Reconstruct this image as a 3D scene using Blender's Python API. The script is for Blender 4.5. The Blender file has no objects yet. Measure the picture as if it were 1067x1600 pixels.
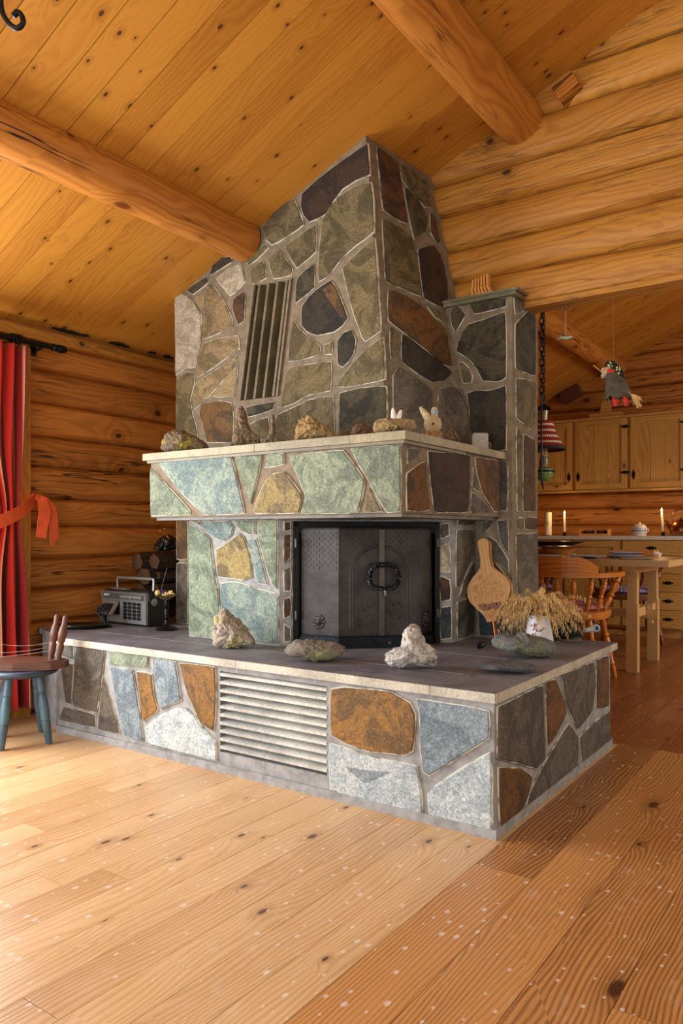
import bpy, bmesh, math, random
from mathutils import Vector, Matrix, noise as mnoise
random.seed(7)
PI = math.pi
scn = bpy.context.scene
C = scn.collection

# ---------------------------------------------------------------- camera, world, lights, exposure
F = 1180.0; CX = 533.5; HY = 835.0; HC = 0.917; YAW = math.radians(35)
cs, sn = math.cos(YAW), math.sin(YAW)
cam_d = bpy.data.cameras.new('camera'); cam = bpy.data.objects.new('camera', cam_d); C.objects.link(cam)
cam.location = (0, 0, HC); cam.rotation_euler = (PI/2, 0, YAW)
cam_d.sensor_fit = 'HORIZONTAL'; cam_d.sensor_width = 36; cam_d.lens = F/1067*36
cam_d.shift_y = (HY-800)/1067; cam_d.clip_start = .05
scn.camera = cam
scn.view_settings.view_transform = 'Standard'; scn.view_settings.look = 'None'
scn.view_settings.gamma = 1; scn.view_settings.use_curve_mapping = False
scn.view_settings.exposure = -0.06
w = bpy.data.worlds.new('world'); scn.world = w; w.use_nodes = True
w.node_tree.nodes['Background'].inputs[0].default_value = (1.0, .88, .70, 1)
w.node_tree.nodes['Background'].inputs[1].default_value = .82

def area(name, loc, rot, sx, sy, power, col):
    l = bpy.data.lights.new(name, 'AREA'); l.shape = 'RECTANGLE'; l.size = sx; l.size_y = sy
    l.energy = power; l.color = col
    o = bpy.data.objects.new(name, l); C.objects.link(o); o.location = loc; o.rotation_euler = rot
    return o
# daylight through the window in the left wall, through the glazing behind the photographer; the kitchen lamp is an added fill
area('daylight_left_window', (-3.50, 1.15, 1.05), (0, -PI/2, 0), 1.3, 1.7, 130, (.92, .96, 1))
area('daylight_rear_windows', (-1.2, -2.6, .95), (PI/2, 0, 0), 4.2, 1.3, 115, (.84, .92, 1))
area('kitchen_fill', (1.9, 5.6, 1.5), (0, PI/2-.5, 0), 1.2, 1.6, 75, (1, .93, .82))

# ---------------------------------------------------------------- pixel rays (tracing aids: outlines measured on the photo are laid onto real surfaces)
def ray(px, py):
    r = (px-CX)/F
    return Vector((cs*r-sn, sn*r+cs, (HY-py)/F))
EYE = Vector((0, 0, HC))
def onX(px, py, X): d = ray(px, py); return EYE+d*(X/d.x)
def onY(px, py, Y): d = ray(px, py); return EYE+d*(Y/d.y)
def onZ(px, py, Z): d = ray(px, py); return EYE+d*((Z-HC)/d.z)
def onP(px, py, p, n): d = ray(px, py); return EYE+d*((p-EYE).dot(n)/d.dot(n))
def proj(P):
    d = -P.x*sn+P.y*cs; l = P.x*cs+P.y*sn
    return CX+F*l/d, HY-F*(P.z-HC)/d

# ---------------------------------------------------------------- mesh builder
class MB:
    def __init__(s): s.v=[]; s.f=[]; s.m=[]; s.uv=[]; s.r=[]; s.ca=[]; s.cb=[]; s.sm=[]
    def face(s, idx, uvs=None, m=0, r=0., ca=(.5,.5,.5), cb=(.5,.5,.5), sm=False):
        s.f.append(tuple(idx)); s.m.append(m); s.uv.append(uvs or [(0,0)]*len(idx))
        s.r.append(r); s.ca.append(ca); s.cb.append(cb); s.sm.append(sm)
    def obox(s, c, ax, ay, az, m=0, r=None, grain=None, **k):
        """box with half vectors ax, ay, az"""
        c=Vector(c); A=[Vector(ax),Vector(ay),Vector(az)]; L=[a.length for a in A]
        if grain is None: grain = max(range(3), key=lambda i:L[i])
        if r is None: r=random.random()
        b=len(s.v); P={}
        for i in (-1,1):
            for j in (-1,1):
                for q in (-1,1):
                    P[(i,j,q)]=len(s.v); s.v.append(c+A[0]*i+A[1]*j+A[2]*q)
        flip = A[0].cross(A[1]).dot(A[2])<0
        for axis in range(3):
            for sg in (-1,1):
                o=[x for x in range(3) if x!=axis]; a,bx=o
                ring=[(-1,-1),(1,-1),(1,1),(-1,1)]
                idx=[];uv=[]
                for (p,q) in ring:
                    key=[0,0,0]; key[axis]=sg; key[a]=p; key[bx]=q
                    idx.append(P[tuple(key)])
                    ga = grain if grain in o else a
                    oth = [x for x in o if x!=ga][0]
                    kk={a:p,bx:q}
                    uv.append((kk[ga]*L[ga]+ (L[ga] if grain in o else 0), kk[oth]*L[oth]+ (axis*.31)))
                # orientation
                n=(s.v[idx[1]]-s.v[idx[0]]).cross(s.v[idx[2]]-s.v[idx[1]])
                if n.dot(A[axis]*sg)<0: idx.reverse(); uv.reverse()
                s.face(idx,uv,m,r,**k)
    def box(s, x0,x1,y0,y1,z0,z1, **k):
        s.obox(((x0+x1)/2,(y0+y1)/2,(z0+z1)/2),((x1-x0)/2,0,0),(0,(y1-y0)/2,0),(0,0,(z1-z0)/2),**k)
    def bar(s, a, b, w, t, up=(0,0,1), **k):
        a=Vector(a);b=Vector(b);d=b-a; u=Vector(up)
        x=d.cross(u).normalized(); z=x.cross(d).normalized()
        s.obox((a+b)/2, d/2, x*w/2, z*t/2, grain=0, **k)
    def prism(s, pts, z0, z1, m=0, r=.5, **k):
        n=len(pts); b=len(s.v)
        ar=sum(pts[i][0]*pts[(i+1)%n][1]-pts[(i+1)%n][0]*pts[i][1] for i in range(n))
        if ar<0: pts=pts[::-1]
        for z in (z0,z1):
            for p in pts: s.v.append(Vector((p[0],p[1],z)))
        s.face([b+n+i for i in range(n)],[(p[0],p[1]) for p in pts],m,r,**k)
        s.face([b+n-1-i for i in range(n)],[(p[0],p[1]) for p in pts][::-1],m,r,**k)
        L=0
        for i in range(n):
            j=(i+1)%n; l=(Vector(pts[j])-Vector(pts[i])).length
            s.face([b+i,b+j,b+n+j,b+n+i],[(L,z0),(L+l,z0),(L+l,z1),(L,z1)],m,r,**k); L+=l
    def rings(s, R, m=0, r=None, close=True, caps=True, sm=True, us=None, **k):
        """R: list of rings of points; quads between them"""
        if r is None: r=random.random()
        n=len(R[0]); b=len(s.v)
        for q in R: s.v.extend([Vector(p) for p in q])
        u=0; rad=(Vector(R[len(R)//2][0])-Vector(R[len(R)//2][n//2])).length/2
        for i in range(len(R)-1):
            du=(sum((Vector(p) for p in R[i+1]),Vector())/n-sum((Vector(p) for p in R[i]),Vector())/n).length
            du=max(du,1e-4)
            for j in range(n if close else n-1):
                j2=(j+1)%n; v0=j/n*2*PI*rad; v1=(j+1)/n*2*PI*rad
                s.face([b+i*n+j,b+i*n+j2,b+(i+1)*n+j2,b+(i+1)*n+j],[(u,v0),(u,v1),(u+du,v1),(u+du,v0)],m,r,sm=sm,**k)
            u+=du
        if caps and close:
            s.face([b+n-1-i for i in range(n)],[(R[0][n-1-i][0],R[0][n-1-i][1]+R[0][n-1-i][2]) for i in range(n)],m,r,**k)
            e=b+(len(R)-1)*n
            s.face([e+i for i in range(n)],[(R[-1][i][0],R[-1][i][1]+R[-1][i][2]) for i in range(n)],m,r,**k)
    def tube(s, path, rad, n=10, **k):
        path=[Vector(p) for p in path]
        rr=rad if isinstance(rad,(list,tuple)) else [rad]*len(path)
        R=[]; up=None
        for i,p in enumerate(path):
            d=(path[min(i+1,len(path)-1)]-path[max(i-1,0)]).normalized()
            if up is None:
                up=Vector((0,0,1)) if abs(d.z)<.9 else Vector((1,0,0))
            x=d.cross(up)
            if x.length<1e-4: x=d.cross(Vector((0,1,0)))
            x.normalize(); y=x.cross(d).normalized(); up=y
            R.append([p+(x*math.cos(-a)+y*math.sin(-a))*rr[i] for a in [2*PI*j/n for j in range(n)]])
        s.rings(R,**k)
    def lathe(s, prof, c=(0,0,0), n=24, M=None, **k):
        """prof: list (r,z)"""
        c=Vector(c); R=[]
        for (r_,z) in prof:
            q=[]
            for j in range(n):
                a=2*PI*j/n; p=Vector((max(r_,1e-4)*math.cos(a),max(r_,1e-4)*math.sin(a),z))
                if M is not None: p=M@p
                q.append(c+p)
            R.append(q)
        s.rings(R,**k)
    def turned(s, a, b, prof, n=14, **k):
        """turned spindle from a to b; prof: list (t, radius)"""
        a=Vector(a);b=Vector(b)
        s.tube([a+(b-a)*t for t,_ in prof],[q for _,q in prof],n=n,**k)
    def sphere(s, c, r, n=12, sc=(1,1,1), M=None, **k):
        c=Vector(c); R=[]
        for i in range(n//2+1):
            th=PI*i/(n//2); q=[]
            for j in range(n):
                a=2*PI*j/n
                p=Vector((math.sin(th)*math.cos(a)*r*sc[0],math.sin(th)*math.sin(a)*r*sc[1],-math.cos(th)*r*sc[2]))
                if i in (0,n//2): p=Vector((1e-4*math.cos(a),1e-4*math.sin(a),p.z))
                if M is not None: p=M@p
                q.append(c+p)
            R.append(q)
        s.rings(R,caps=False,**k)
    def poly3(s, pts, nrm, h, m=1, base=0., bev=.003, jit=.0, **k):
        """raised tile: polygon pts (3D, coplanar), extruded along nrm"""
        pts=[Vector(p) for p in pts]; nrm=Vector(nrm).normalized()
        n=len(pts)
        A=Vector()
        for i in range(n): A+=pts[i].cross(pts[(i+1)%n])
        if A.dot(nrm)<0: pts.reverse()
        sub=[]
        for i in range(n):
            a=pts[i];b=pts[(i+1)%n];l=(b-a).length; q=max(1,int(l/.035)) if jit else 1
            t=(b-a).normalized(); inn=nrm.cross(t)
            for j in range(q):
                p=a+(b-a)*(j/q)
                if j and jit: p=p+inn*(mnoise.noise(p*23)*jit)
                sub.append(p)
        # soften the corners a little
        if jit:
            sub=[sub[i]*.86+sub[i-1]*.07+sub[(i+1)%len(sub)]*.07 for i in range(len(sub))]
        n=len(sub); inn=[]
        for i in range(n):
            a=sub[i-1];b=sub[i];c_=sub[(i+1)%n]
            e1=(b-a).normalized(); e2=(c_-b).normalized()
            d=(nrm.cross(e1)+nrm.cross(e2))
            if d.length<1e-5: d=nrm.cross(e1)
            d.normalize(); dd=max(.4,d.dot(nrm.cross(e1)))
            inn.append(b+d*(bev/dd))
        b0=len(s.v)
        for p in sub: s.v.append(p-nrm*.006)
        for p in sub: s.v.append(p+nrm*(h-bev*.7))
        for p in inn: s.v.append(p+nrm*h)
        for L in (0,1):
            for i in range(n):
                j=(i+1)%n
                s.face([b0+L*n+i,b0+L*n+j,b0+(L+1)*n+j,b0+(L+1)*n+i],None,m,.5,**k)
        s.face([b0+2*n+i for i in range(n)],None,m,.5,**k)
    def add_mesh(s, me, m=0):
        b=len(s.v); s.v.extend([v.co.copy() for v in me.vertices])
        for p in me.polygons: s.face([b+i for i in p.vertices],None,m)
    def build(s, name, mats, parent=None, world=False, sub=0):
        me=bpy.data.meshes.new(name)
        off=Vector()
        if world and parent is not None:
            q=parent
            while q is not None: off+=Vector(q.location); q=q.parent
        me.from_pydata([v-off for v in s.v],[],s.f); 
        if not isinstance(mats,(list,tuple)): mats=[mats]
        for m in mats: me.materials.append(m)
        me.polygons.foreach_set('material_index',s.m)
        me.polygons.foreach_set('use_smooth',s.sm)
        uvl=me.uv_layers.new(name='UVMap'); flat=[]
        for u in s.uv:
            for a in u: flat.extend((a[0],a[1]))
        uvl.data.foreach_set('uv',flat)
        a=me.attributes.new('rnd','FLOAT','FACE'); a.data.foreach_set('value',s.r)
        if any(c!=(.5,.5,.5) for c in s.ca):
            for nm,L in (('ca',s.ca),('cb',s.cb)):
                a=me.attributes.new(nm,'FLOAT_VECTOR','FACE'); a.data.foreach_set('vector',[x for c in L for x in c])
        me.update()
        if any(s.sm):
            bm=bmesh.new(); bm.from_mesh(me); bmesh.ops.recalc_face_normals(bm,faces=bm.faces); bm.to_mesh(me); bm.free()
            try: me.set_sharp_from_angle(angle=math.radians(42))
            except Exception: pass
        o=bpy.data.objects.new(name,me); C.objects.link(o)
        if parent is not None: o.parent=parent
        if sub:
            md=o.modifiers.new('sub','SUBSURF'); md.levels=sub; md.render_levels=sub
        return o

def tag(o,label,cat,group=None,kind=None):
    if kind: o['kind']=kind
    if label: o['label']=label
    if cat: o['category']=cat
    if group: o['group']=group
    return o
def thing(name,label,cat,loc=(0,0,0),rz=0,group=None):
    o=bpy.data.objects.new(name,None); o.empty_display_size=.05; C.objects.link(o)
    o.location=loc; o.rotation_euler=(0,0,rz); return tag(o,label,cat,group)
def struct(o): o['kind']='structure'; return o
def copy_tree(o,parent=None):
    c=o.copy(); C.objects.link(c); c.parent=parent
    for ch in [q for q in list(bpy.data.objects) if q.parent==o]: copy_tree(ch,c)
    return c

# ---------------------------------------------------------------- materials
def srgb(r,g,b): 
    f=lambda c:(c/255/12.92 if c/255<=.04045 else ((c/255+.055)/1.055)**2.4)
    return (f(r),f(g),f(b))
def new_mat(name):
    m=bpy.data.materials.new(name); m.use_nodes=True; nt=m.node_tree; b=nt.nodes['Principled BSDF']
    return m,nt,b
class N:
    def __init__(s,nt): s.nt=nt
    def n(s,t,**k):
        x=s.nt.nodes.new(t)
        for a,v in k.items():
            if a.startswith('i_'):
                key=a[2:]; key=int(key) if key.isdigit() else key
                if isinstance(v,bpy.types.NodeSocket): s.nt.links.new(v,x.inputs[key])
                else: x.inputs[key].default_value=v
            else: setattr(x,a,v)
        return x
    def math(s,op,a,b=0.,c=None,clamp=False):
        x=s.nt.nodes.new('ShaderNodeMath'); x.operation=op; x.use_clamp=clamp
        for i,v in enumerate((a,b,c)):
            if v is None: continue
            if isinstance(v,bpy.types.NodeSocket): s.nt.links.new(v,x.inputs[i])
            else: x.inputs[i].default_value=v
        return x.outputs[0]
    def mix(s,f,a,b,mode='MIX'):
        x=s.nt.nodes.new('ShaderNodeMix'); x.data_type='RGBA'; x.blend_type=mode
        for i,v in ((0,f),(6,a),(7,b)):
            if isinstance(v,bpy.types.NodeSocket): s.nt.links.new(v,x.inputs[i])
            else: x.inputs[i].default_value=v if i==0 else (*v,1)[:4]
        return x.outputs[2]
    def ramp(s,f,lo,hi):
        x=s.nt.nodes.new('ShaderNodeMapRange'); x.interpolation_type='SMOOTHSTEP'
        s.nt.links.new(f,x.inputs[0]); x.inputs[1].default_value=lo; x.inputs[2].default_value=hi
        return x.outputs[0]
    def noise(s,vec,scale,detail=3,rough=.5,dist=0.):
        x=s.nt.nodes.new('ShaderNodeTexNoise'); s.nt.links.new(vec,x.inputs['Vector'])
        x.inputs['Scale'].default_value=scale; x.inputs['Detail'].default_value=detail
        x.inputs['Roughness'].default_value=rough; x.inputs['Distortion'].default_value=dist
        return x.outputs[0]
    def comb(s,x,y,z):
        c=s.nt.nodes.new('ShaderNodeCombineXYZ')
        for i,v in enumerate((x,y,z)):
            if isinstance(v,bpy.types.NodeSocket): s.nt.links.new(v,c.inputs[i])
            else: c.inputs[i].default_value=v
        return c.outputs[0]
    def bump(s,h,strength,dist,b):
        x=s.nt.nodes.new('ShaderNodeBump'); s.nt.links.new(h,x.inputs['Height'])
        x.inputs['Strength'].default_value=strength; x.inputs['Distance'].default_value=dist
        s.nt.links.new(x.outputs[0],b.inputs['Normal'])

def wood(name,c1,c2,ck,dens=.22,freq=55,gs=.5,rough=.5,ku=4.5,kv=8,kr=.085,bump=.35,specks=0,var=.35,cracks=0,coat=0):
    m,nt,b=new_mat(name); g=N(nt)
    uv=g.n('ShaderNodeUVMap',uv_map='UVMap').outputs[0]
    sep=g.n('ShaderNodeSeparateXYZ',i_0=uv); u,v=sep.outputs[0],sep.outputs[1]
    rnd=g.n('ShaderNodeAttribute',attribute_name='rnd').outputs['Fac']
    wob=g.noise(g.comb(g.math('MULTIPLY',u,1.3),g.math('MULTIPLY',v,5),g.math('MULTIPLY',rnd,37)),1.0,2)
    # knots
    kvn=g.comb(g.math('ADD',g.math('MULTIPLY',u,ku),g.math('MULTIPLY',rnd,71)),g.math('ADD',g.math('MULTIPLY',v,kv),g.math('MULTIPLY',rnd,33)),0.)
    kw=g.noise(kvn,2.5,2)
    vo=g.n('ShaderNodeTexVoronoi',voronoi_dimensions='2D',i_Scale=1.0,i_Vector=kvn)
    cr=g.n('ShaderNodeSeparateColor',i_0=vo.outputs['Color'])
    off=g.math('MULTIPLY',g.math('GREATER_THAN',cr.outputs[0],dens),9.)
    size=g.math('MULTIPLY_ADD',cr.outputs[1],.9,.45)
    D=g.math('ADD',g.math('DIVIDE',g.math('ADD',vo.outputs['Distance'],g.math('MULTIPLY',g.math('SUBTRACT',kw,.5),.06)),size),off)
    knot=g.math('SUBTRACT',1.,g.ramp(D,kr*.55,kr*1.15))
    halo=g.math('SUBTRACT',1.,g.ramp(D,kr*.8,kr*3.6))
    # year rings: phase bends around knots
    ph=g.math('ADD',g.math('MULTIPLY',v,freq),g.math('MULTIPLY',wob,9.))
    ph=g.math('ADD',ph,g.math('DIVIDE',.9,g.math('ADD',D,.18)))
    wv=g.math('SINE',g.math('MULTIPLY',ph,6.2832))
    wv=g.math('MULTIPLY_ADD',wv,.5,.5); wv=g.math('POWER',wv,1.6)
    fib=g.noise(g.comb(g.math('MULTIPLY',u,9),g.math('MULTIPLY',v,260),rnd),1.0,3,.6)
    big=g.noise(g.comb(g.math('MULTIPLY',u,.9),g.math('MULTIPLY',v,6),g.math('MULTIPLY',rnd,91)),1.0,3)
    fac=g.math('ADD',g.math('MULTIPLY',wv,gs),g.math('MULTIPLY',g.math('SUBTRACT',fib,.5),.7))
    fac=g.math('ADD',fac,g.math('MULTIPLY',g.math('SUBTRACT',big,.5),1.1))
    fac=g.math('ADD',fac,g.math('MULTIPLY',g.math('SUBTRACT',rnd,.5),var))
    fac=g.math('ADD',fac,.12,clamp=True)
    col=g.mix(fac,c1,c2)
    hal=g.math('MULTIPLY',halo,.35)
    col=g.mix(hal,col,tuple(x*.5+y*.5 for x,y in zip(c2,ck)))
    col=g.mix(g.math('MULTIPLY',knot,.88),col,ck)
    h=g.math('ADD',g.math('MULTIPLY',wv,-.4),fib)
    if cracks:
        ck_v=g.comb(g.math('MULTIPLY',u,.30),g.math('MULTIPLY',v,6),g.math('MULTIPLY',rnd,17))
        cn=g.noise(ck_v,1.6,4,.55)
        cl=g.math('ABSOLUTE',g.math('SUBTRACT',cn,.5))
        cm=g.math('SUBTRACT',1.,g.ramp(cl,.003,.012))
        gate=g.ramp(g.noise(g.comb(g.math('MULTIPLY',u,1.1),v,rnd),1.0,1)  ,.42,.52)
        cm=g.math('MULTIPLY',cm,gate)
        col=g.mix(g.math('MULTIPLY',cm,cracks),col,tuple(x*.25 for x in ck))
        h=g.math('SUBTRACT',h,g.math('MULTIPLY',cm,3.))
    if specks:
        sp=g.n('ShaderNodeTexVoronoi',voronoi_dimensions='2D',i_Scale=1.0,i_Vector=g.comb(g.math('MULTIPLY',u,20),g.math('MULTIPLY',v,30),0.))
        spc=g.n('ShaderNodeSeparateColor',i_0=sp.outputs['Color'])
        sm=g.math('MULTIPLY',g.math('LESS_THAN',spc.outputs[0],specks),g.math('SUBTRACT',1.,g.ramp(g.math('DIVIDE',sp.outputs['Distance'],g.math('MULTIPLY_ADD',spc.outputs[1],1.2,.25)),.09,.17)))
        col=g.mix(g.math('MULTIPLY',sm,.55),col,(.80,.74,.66))
        scr=g.noise(g.comb(g.math('MULTIPLY',u,7),g.math('MULTIPLY',v,9),0.),1.,5,.65)
        col=g.mix(g.math('MULTIPLY',g.ramp(scr,.58,.75),.25),col,(.75,.66,.55))
        rr=g.math('ADD',g.math('MULTIPLY',g.math('SUBTRACT',scr,.5),.5),rough,clamp=True)
        nt.links.new(rr,b.inputs['Roughness'])
    else: b.inputs['Roughness'].default_value=rough
    nt.links.new(col,b.inputs['Base Color'])
    b.inputs['Specular IOR Level'].default_value=.35
    if coat: b.inputs['Coat Weight'].default_value=coat; b.inputs['Coat Roughness'].default_value=.15
    g.bump(h,bump,.002,b)
    return m

def plain(name,c,rough=.5,metal=0,var=.15,scale=30,bump=.15,spec=.5,c2=None,**k):
    m,nt,b=new_mat(name); g=N(nt)
    tc=g.n('ShaderNodeTexCoord').outputs['Object']
    n1=g.noise(tc,scale,5,.6)
    c2=c2 or tuple(x*(1-var*2) for x in c)
    nt.links.new(g.mix(g.ramp(n1,.35,.65),c,c2),b.inputs['Base Color'])
    b.inputs['Roughness'].default_value=rough; b.inputs['Metallic'].default_value=metal
    b.inputs['Specular IOR Level'].default_value=spec
    if bump: g.bump(g.noise(tc,scale*4,4),bump,.002,b)
    for a,v in k.items(): b.inputs[a].default_value=v
    return m

# stones: colours come per stone (attributes ca, cb), mottled together
M={}
m,nt,b=new_mat('slate_stone'); g=N(nt)
tc=g.n('ShaderNodeTexCoord').outputs['Object']
ca=g.n('ShaderNodeAttribute',attribute_name='ca').outputs['Vector']; cb=g.n('ShaderNodeAttribute',attribute_name='cb').outputs['Vector']
n1=g.noise(tc,6,8,.66,1.6); n2=g.noise(tc,130,5,.75); n3=g.noise(tc,62,8,.78,.8)
col=g.mix(g.ramp(n1,.44,.58),ca,cb)
col=g.mix(.8,col,g.mix(g.ramp(n2,.3,.7),(.50,.50,.48),(1.42,1.40,1.36)),'MULTIPLY')
col=g.mix(.75,col,g.mix(g.ramp(n3,.32,.66),(.58,.58,.57),(1.32,1.31,1.29)),'MULTIPLY')
nt.links.new(col,b.inputs['Base Color']); b.inputs['Roughness'].default_value=.62
b.inputs['Specular IOR Level'].default_value=.4
g.bump(g.math('ADD',g.math('MULTIPLY',n3,1.6),g.math('ADD',g.math('MULTIPLY',n1,1.8),g.math('MULTIPLY',n2,.5))),.75,.006,b)
M['stone']=m
M['mortar']=plain('mortar',srgb(134,118,96),.9,var=.16,scale=22,bump=.6)  # brown copy: warm upper-room light mixed into its colour
m,nt,b=new_mat('mortar_edge'); g=N(nt)
tc=g.n('ShaderNodeTexCoord').outputs['Object']; q=g.noise(tc,16,4,.6)
nt.links.new(g.mix(g.ramp(q,.39,.55),srgb(138,126,110),srgb(208,200,182)),b.inputs['Base Color']); b.inputs['Roughness'].default_value=.9
M['haze']=m
M['mortar_daylit']=plain('mortar_daylit',srgb(158,156,154),.9,var=.16,scale=22,bump=.6)  # same mortar with cool front daylight mixed into its colour
m,nt,b=new_mat('slab_stone'); g=N(nt)
tc=g.n('ShaderNodeTexCoord').outputs['Object']; n1=g.noise(tc,5,6,.6,.5); n2=g.noise(tc,110,4,.7)
ca=g.n('ShaderNodeAttribute',attribute_name='ca').outputs['Vector']; cb=g.n('ShaderNodeAttribute',attribute_name='cb').outputs['Vector']
col=g.mix(g.ramp(n1,.38,.64),ca,cb); col=g.mix(.6,col,g.mix(g.ramp(n2,.3,.7),(.6,.6,.6),(1.25,1.25,1.25)),'MULTIPLY')
nt.links.new(col,b.inputs['Base Color']); b.inputs['Roughness'].default_value=.5
g.bump(g.math('ADD',n1,g.math('MULTIPLY',n2,.6)),.4,.004,b)
M['slab']=m
M['iron']=plain('cast_iron',srgb(72,67,66),.4,.5,var=.22,scale=9,bump=.5)
M['iron_dark']=plain('black_iron',srgb(30,30,33),.4,.6,var=.2,scale=40,bump=.2)
M['iron_plinth']=plain('blue_black_iron',srgb(34,42,52),.4,.5,var=.2,scale=20,bump=.3)
M['steel']=plain('worn_steel',srgb(98,94,92),.35,.8,var=.1)
M['brass']=plain('brass',srgb(190,140,60),.25,1,var=.08,bump=0)
M['copper']=plain('copper',srgb(150,92,62),.32,1,var=.1,bump=0)
M['ceil']=wood('ceiling_pine',srgb(196,134,50),srgb(156,92,28),srgb(64,28,8),dens=.30,freq=34,gs=.26,rough=.42,ku=6.5,kv=11,kr=.085,bump=.2,var=.55)
M['gap']=plain('dark_gap',srgb(60,32,14),.9,var=.1,bump=0)
M['floor']=wood('floor_pine',srgb(216,176,128),srgb(170,122,76),srgb(78,44,34),dens=.22,freq=60,gs=.38,rough=.36,ku=4.2,kv=9,kr=.075,bump=.3,specks=.22,var=.5,coat=.28)
M['floor_red']=wood('floor_pine_red',srgb(198,142,84),srgb(118,72,38),srgb(56,28,18),dens=.22,freq=88,gs=.6,rough=.36,ku=2.6,kv=6,kr=.085,bump=.4,specks=.34,var=.6,coat=.15)
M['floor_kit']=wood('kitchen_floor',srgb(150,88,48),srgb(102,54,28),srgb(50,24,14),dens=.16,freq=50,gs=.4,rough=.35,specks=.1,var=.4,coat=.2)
M['log']=wood('gable_log',srgb(194,134,54),srgb(144,88,30),srgb(56,28,10),dens=.42,freq=26,gs=.35,rough=.5,ku=3.2,kv=4.2,kr=.085,bump=.4,var=.35,cracks=.4)
M['log_left']=wood('shaded_log',srgb(198,128,56),srgb(128,74,28),srgb(42,20,8),dens=.10,freq=22,gs=.35,rough=.5,ku=3.2,kv=4.2,kr=.08,bump=.6,var=.4,cracks=.8)  # browner copy of the gable log, left wall's shade put into the colour
M['log_kit']=wood('kitchen_log',srgb(196,128,58),srgb(140,82,34),srgb(48,24,10),dens=.30,freq=22,gs=.35,rough=.5,ku=2.6,kv=4.0,kr=.10,bump=.4,var=.35,cracks=.8)
M['beam']=wood('beam_log',srgb(196,128,54),srgb(156,88,32),srgb(92,42,14),dens=.20,freq=20,gs=.5,rough=.42,ku=3,kv=5,kr=.1,bump=.35,var=.3,cracks=1.)
M['cab']=wood('cabinet_pine',srgb(206,156,84),srgb(168,116,52),srgb(80,42,18),dens=.07,freq=42,gs=.5,rough=.4,bump=.15,var=.4)
M['oak']=wood('pale_table_wood',srgb(206,166,112),srgb(178,134,82),srgb(110,70,36),dens=.03,freq=60,gs=.35,rough=.4,bump=.12,var=.3)
M['chairwood']=wood('amber_chair_wood',srgb(206,126,48),srgb(160,84,24),srgb(90,42,14),dens=.02,freq=70,gs=.6,rough=.3,bump=.12,var=.3,coat=.3)
M['darkwood']=wood('brown_stained_wood',srgb(104,66,50),srgb(70,40,30),srgb(36,20,14),dens=.03,freq=70,gs=.5,rough=.35,bump=.2,var=.3)
M['chair_dark']=wood('brown_chair_wood',srgb(130,74,38),srgb(88,46,22),srgb(40,20,10),dens=.02,freq=70,gs=.5,rough=.35,bump=.1,coat=.3)
M['carved']=wood('carved_pine',srgb(212,160,104),srgb(180,124,72),srgb(120,70,36),dens=.0,freq=45,gs=.4,rough=.45,bump=.2)
M['bark']=plain('firewood_bark',srgb(86,66,50),.9,var=.3,scale=18,bump=1.)
M['split']=wood('split_wood',srgb(150,112,76),srgb(110,78,48),srgb(60,36,20),dens=.02,freq=50,gs=.5,rough=.8)
M['kindling']=wood('kindling_wood',srgb(224,160,84),srgb(190,124,60),srgb(90,50,20),dens=0,freq=80,gs=.4,rough=.7)
M['bluepaint']=plain('blue_grey_paint',srgb(78,106,120),.42,var=.14,scale=12,bump=.15,c2=srgb(58,82,94))
M['seatpaint']=plain('dark_blue_paint',srgb(52,66,86),.4,var=.14,scale=14,bump=.15)
M['old_split']=wood('aged_log_end',srgb(96,68,46),srgb(58,40,28),srgb(36,20,12),dens=.02,freq=50,gs=.5,rough=.85)
# ---------------------------------------------------------------- room shell
XL=-3.53; YG=3.36; YK=7.7; ZE=1.98; SL=.418
def ceilZ(x): return ZE+SL*(x-XL)
HEAD=1.98
ru=random.uniform
# ceiling: boards run up the slope
mb=MB(); X0,X1=-3.58,1.3
L=(X1-X0); up=Vector((1,0,SL)).normalized(); nn=Vector((-SL,0,1)).normalized()
y=-1.6
while y<7.85:
    wd=.128
    a=Vector((X0,y+wd/2,ceilZ(X0))); b_=Vector((X1,y+wd/2,ceilZ(X1)))
    mb.obox((a+b_)/2+nn*.012,(b_-a)/2,(0,wd/2-.0018,0),nn*.011,grain=0)
    y+=wd
a=Vector((X0,-1.6,ceilZ(X0))); b_=Vector((X1,-1.6,ceilZ(X1)))
mid=(a+b_)/2; mid.y=3.1
mb.obox(mid+nn*.032,(b_-a)/2,(0,4.75,0),nn*.01,m=1)
struct(mb.build('ceiling',[M['ceil'],M['gap']]))
mb=MB(); xr=2.65; mb.obox(((X1+xr)/2,5.6,(ceilZ(X1)+ceilZ(X1)-SL*(xr-X1))/2+.02),((xr-X1)/2,0,-SL*(xr-X1)/2),(0,2.25,0),(0,0,.02))  # unseen right slope, added to keep the kitchen dim
struct(mb.build('ceiling',M['ceil']))
mb=MB(); mb.box(2.38,2.5,3.4,7.75,0,3.4); struct(mb.build('wall_kitchen_blocker',M['log_kit']))  # unseen wall added to keep outside light out of the kitchen
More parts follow.
